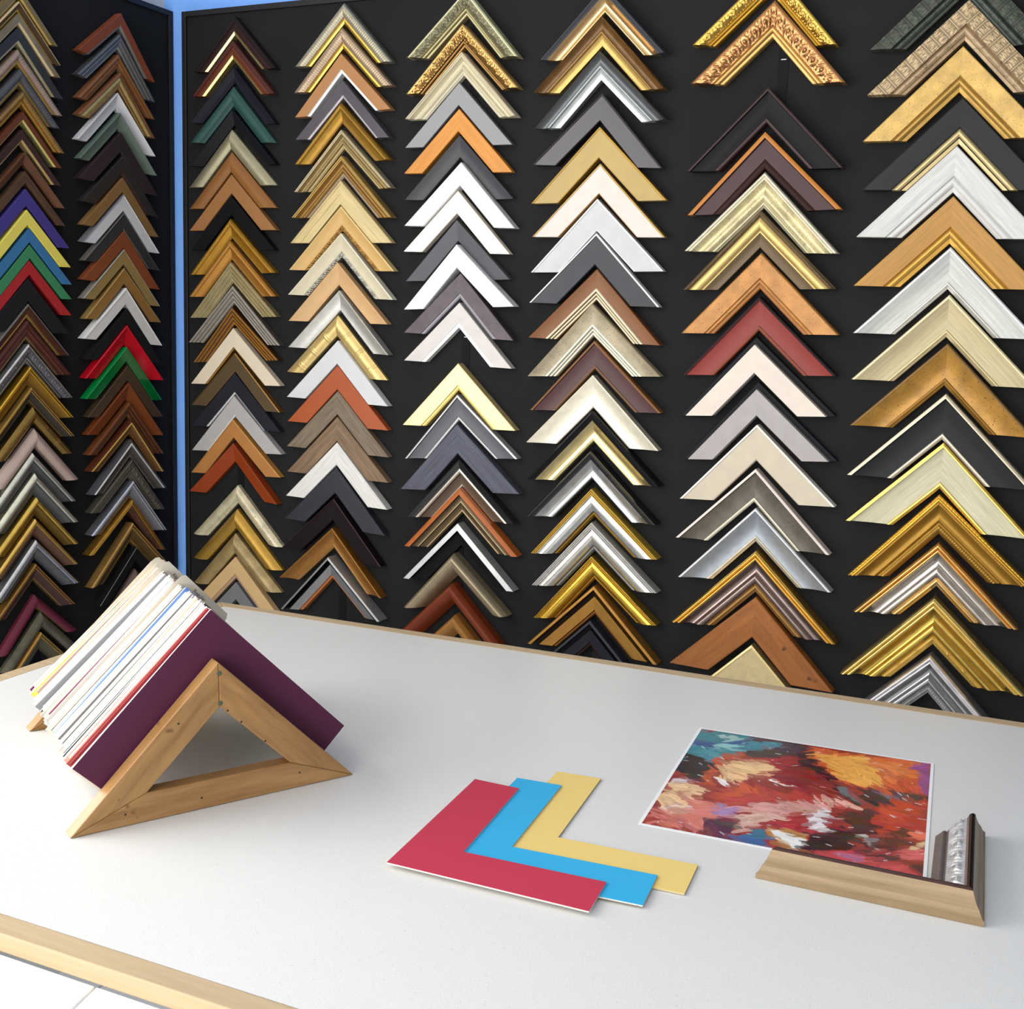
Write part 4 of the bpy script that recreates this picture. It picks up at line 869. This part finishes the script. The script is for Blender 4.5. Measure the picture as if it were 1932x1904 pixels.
# tabbed divider cards between the mats
ink = NT('divider_ink').set(hexlin('3a3432'), .7)
card_beige = card('d9cfbd')
def divider(i, tab, label, word, at, dy, rot=0.0):
    d = D0 + (D1 - D0) * (i + .91) / (NB - 1)
    M = rack_matrix(AXIS * (d / .32092)) @ Matrix.Translation((.1436 + .003 * d / .32, .1985 - .0125 * d / .32 + dy, 0)) @ Matrix.Rotation(R(-2.4 * d / .32 + rot), 4, 'Z')
    o = mat_corner('tabbed_divider', M, ell(.190, .205, .047, tab), .00010, card_beige, card('efe9dd'), label, None, cat='divider card')
    if word:
        cu = bpy.data.curves.new('lettering', 'FONT'); cu.body = word; cu.size = .0062; cu.extrude = .00003
        cu.align_x = 'LEFT'
        t = bpy.data.objects.new('lettering', cu); COL.objects.link(t); t.data.materials.append(ink); t.parent = o
        dv = Vector((1, -1)) / S2; n = Vector((1, 1)) / S2
        p = dv * at + n * .0052
        cv = bpy.data.meshes.new_from_object(t); bpy.data.objects.remove(t)
        t = bpy.data.objects.new('lettering', cv); COL.objects.link(t); t.parent = o
        if not cv.materials: cv.materials.append(ink)
        t.matrix_local = Matrix.Translation((p.x, p.y, .0001)) @ Matrix.Rotation(R(-45), 4, 'Z')
divider(48, (-.0065, .070, .0135), 'beige tabbed divider card lettered Regular rising above the packed mats', 'Regular', .017, 0)
divider(79, (-.0065, .066, .0145), 'beige tabbed divider card lettered Alpha behind the Regular one', 'Alpha', .012, 0)
divider(87, (-.0065, .060, .0120), 'plain beige tabbed divider card just behind the Alpha one', None, 0, 0)
divider(94, (-.0065, .060, .0115), 'rearmost plain beige tabbed divider card on the wooden rack', None, 0, 0)

# ------------------------------------------------------------------ three loose mat corners
def flat_mat(name, pts, z0, thick, face_hex, core_hex, label, sl=(0, 0)):
    poly = pts
    n = len(poly)
    area = sum(poly[i][0] * poly[(i + 1) % n][1] - poly[(i + 1) % n][0] * poly[i][1] for i in range(n))
    if area < 0: poly = poly[::-1]
    cx, cy = poly[0]
    zt = lambda x, y: sl[0] * (x - cx) + sl[1] * (y - cy)
    loc = [(x - cx, y - cy) for x, y in poly]
    v = []
    for z in (thick, thick - .0003, 0):
        v += [(x, y, z + zt(x + cx, y + cy)) for x, y in loc]
    f, mi = [tuple(range(n))], [0]
    for r_ in range(2):
        for i in range(n):
            j = (i + 1) % n
            f.append((r_ * n + i, (r_ + 1) * n + i, (r_ + 1) * n + j, r_ * n + j)); mi.append(1 if r_ else 0)
    f.append(tuple(2 * n + i for i in range(n - 1, -1, -1))); mi.append(1)
    o = mesh_obj(name, v, f, None, mats=[card(face_hex, .55), card(core_hex)], midx=mi)
    o.location = (cx, cy, z0)
    tag(o, label, 'mat sample', 'three loose mat corners on the counter')
    return o
flat_mat('mat_corner', [(-.4624, -.8200), (-.4127, -.8132), (-.3964, -.9707), (-.2598, -.9575), (-.2546, -1.0170), (-.4470, -1.0345)], ZT + .0004, .0016, 'ecce7c', 'c9b89a',
         'yellow mat corner lying lowest under the blue one on the counter')
flat_mat('mat_corner', [(-.4915, -.8628), (-.4414, -.8567), (-.4253, -1.0143), (-.2855, -.9991), (-.2794, -1.0577), (-.4735, -1.0790)], ZT + .0021, .0016, '38aede', 'd9d2c4',
         'bright blue mat corner between the red and the yellow one')
flat_mat('mat_corner', [(-.5278, -.8930), (-.4762, -.8910), (-.4588, -1.0497), (-.3207, -1.0376), (-.3153, -1.0931), (-.5094, -1.1028)], ZT + .0038, .0016, 'c23a50', 'f0e8dc',
         'red mat corner lying on top of the blue one on the counter')

# ------------------------------------------------------------------ abstract colour print
def art_print():
    TL, TR, BR, BL = Vector((-.3652, -.5944)), Vector((-.0899, -.5648)), Vector((-.0658, -.8763)), Vector((-.3395, -.9000))
    root = empty('art_print', Matrix.Translation((BL.x, BL.y, ZT + .0002)))
    tag(root, 'abstract print of thick red, orange and teal brushstrokes lying on the counter', 'art print')
    def W(u, v):      # u right, v down
        a = TL.lerp(TR, u); b = BL.lerp(BR, u); p = a.lerp(b, v); return (p.x - BL.x, p.y - BL.y)
    v, f = prism([W(0, 1), W(1, 1), W(1, 0), W(0, 0)], 0, .0004); mesh_obj('paper', v, f, card('f4f4f4', .35), root)
    NX, NY = 440, 400
    uu, vv = np.meshgrid((np.arange(NX) + .5) / NX, (np.arange(NY) + .5) / NY)
    rs = np.random.RandomState(3)
    def smooth_noise(nx, ny):
        g = rs.rand(ny + 3, nx + 3); X = uu * nx; Y = vv * ny
        x0 = X.astype(int); y0 = Y.astype(int); fx = X - x0; fy = Y - y0
        fx = fx * fx * (3 - 2 * fx); fy = fy * fy * (3 - 2 * fy)
        return (g[y0, x0] * (1 - fx) + g[y0, x0 + 1] * fx) * (1 - fy) + (g[y0 + 1, x0] * (1 - fx) + g[y0 + 1, x0 + 1] * fx) * fy
    du = (smooth_noise(14, 13) - .5) * .035 + (smooth_noise(48, 45) - .5) * .018
    dv = (smooth_noise(14, 13) - .5) * .035 + (smooth_noise(48, 45) - .5) * .018
    img = np.empty((NY, NX, 3)); img[:] = hexlin('98302e')
    X, Y = uu + du, vv + dv
    for hx, poly in PAINT:
        inside = np.zeros(X.shape, bool); n = len(poly)
        for i in range(n):
            (x1, y1), (x2, y2) = poly[i], poly[(i + 1) % n]
            if y1 == y2: continue
            c = ((y1 > Y) != (y2 > Y)) & (X < (x2 - x1) * (Y - y1) / (y2 - y1) + x1)
            inside ^= c
        c = np.array(hexlin(hx)); img[inside] = c
    # pull the wet paint along a slowly turning stroke direction
    ang = .35 + 2.4 * (smooth_noise(5, 4) - .5) + .9 * (smooth_noise(13, 11) - .5)
    JJ, II = np.meshgrid(np.arange(NX), np.arange(NY))
    for _pass, ln in enumerate((2, 1)):
        acc = np.zeros_like(img); ws = 0
        load = .4 + 1.2 * smooth_noise(70, 90)[..., None]
        for s in range(-ln, ln + 1):
            x = np.clip((JJ + s * 1.0 * np.cos(ang)).astype(int), 0, NX - 1); y = np.clip((II + s * 1.0 * np.sin(ang)).astype(int), 0, NY - 1)
            acc += (img * load)[y, x]; ws = ws + load[y, x]
        img = acc / ws
    # separate loaded strokes of the brush and the knife, each in a shade of the paint it lies on
    src = img.copy()
    for k in range(1500):
        cx, cy = rs.rand() * NX, rs.rand() * NY
        L_, W_ = rs.uniform(5, 26), rs.uniform(2.0, 7.5)
        if k > 1360: L_, W_ = rs.uniform(2, 7), rs.uniform(.8, 1.8)
        x0, x1 = int(max(0, cx - L_)), int(min(NX, cx + L_ + 1)); y0, y1 = int(max(0, cy - L_)), int(min(NY, cy + L_ + 1))
        if x1 - x0 < 3 or y1 - y0 < 3: continue
        th = ang[int(cy) % NY, int(cx) % NX] + rs.normal(0, .22)
        xx, yy = np.meshgrid(np.arange(x0, x1) - cx, np.arange(y0, y1) - cy)
        a = xx * np.cos(th) + yy * np.sin(th); bb = -xx * np.sin(th) + yy * np.cos(th) + .004 * a * a * rs.normal(0, 1)
        d = (a / L_) ** 4 + (bb / W_) ** 2
        m_ = d < 1
        base = src[int(cy) % NY, int(cx) % NX]
        br = rs.uniform(.74, 1.28)
        colr_ = base * br + rs.normal(0, .012, 3)
        if k > 1360: colr_ = base * .35 + (.55 if rs.rand() < .6 else 0)
        rid = (.88 + .24 * np.abs(bb / W_))[..., None]
        blk = img[y0:y1, x0:x1]; blk[m_] = (colr_ * rid)[m_] * .72 + blk[m_] * .28
    img = np.clip(img, 0, 1)
    mu = .0125; gx = np.linspace(mu, 1 - mu, NX + 1); gy = np.linspace(mu, 1 - mu, NY + 1)
    GX, GY = np.meshgrid(gx, gy)
    a0 = np.array(W(0, 0)); a1 = np.array(W(1, 0)); b0 = np.array(W(0, 1)); b1 = np.array(W(1, 1))
    P = ((a0 * (1 - GX[..., None]) + a1 * GX[..., None]) * (1 - GY[..., None]) + (b0 * (1 - GX[..., None]) + b1 * GX[..., None]) * GY[..., None])
    V = np.zeros(((NX + 1) * (NY + 1), 3)); V[:, :2] = P.reshape(-1, 2); V[:, 2] = .00052
    idx = np.arange((NX + 1) * (NY + 1)).reshape(NY + 1, NX + 1)
    F = np.stack([idx[1:, :-1], idx[1:, 1:], idx[:-1, 1:], idx[:-1, :-1]], -1).reshape(-1, 4)
    me = bpy.data.meshes.new('printed_image')
    me.from_pydata(V.tolist(), [], F.tolist())
    at = me.color_attributes.new('ink', 'FLOAT_COLOR', 'CORNER')
    colr = np.ones((NX * NY, 4, 4), np.float32); colr[:, :, :3] = img.reshape(-1, 1, 3)
    at.data.foreach_set('color', colr.ravel())
    q = NT('printed_ink'); a = q.n('ShaderNodeAttribute', attribute_name='ink')
    me.materials.append(q.set(a.outputs['Color'], .3, 0, .45))
    o = bpy.data.objects.new('printed_image', me); COL.objects.link(o); o.parent = root
art_print()

# ------------------------------------------------------------------ frame corner lying by the print
m = NT('taupe_streaked_wood'); v = m.uvmap((7, 300, 1)); n = m.noise(v, 1, 5, .65)
_mats['taupewd'] = m.set(m.mix(m.ramp(n, .3, .72), hexlin('7f694c'), hexlin('a28a69')), .45, .1, .4)
PR['tabletop'] = (.16, [('c', -.05, .10, .42), ('c', -.07, .24, .92), ('d', .05, .36, .96), ('a', 0, .40, .84), ('b', .03, .74, .52, 'scroll'), ('a', 0, .78, .44), ('a', .06, .90, .44), ('a', 0, 1, .34)])
_mats['7c6a66B'] = finish('857470B')
fc = build_corner('frame_corner', Matrix.Translation((-.0125, -.9412, ZT + .0002)) @ Matrix.Rotation(R(228.2), 4, 'Z'),
             PR['tabletop'], .0275, .046, .195, {'a': '8a7c76M', 'b': 'd4cfcbM', 'c': 'taupewd', 'd': '5a423eB'}, {'b': 'scroll'},
             'silver carved frame corner with taupe side lying over the print corner', None)
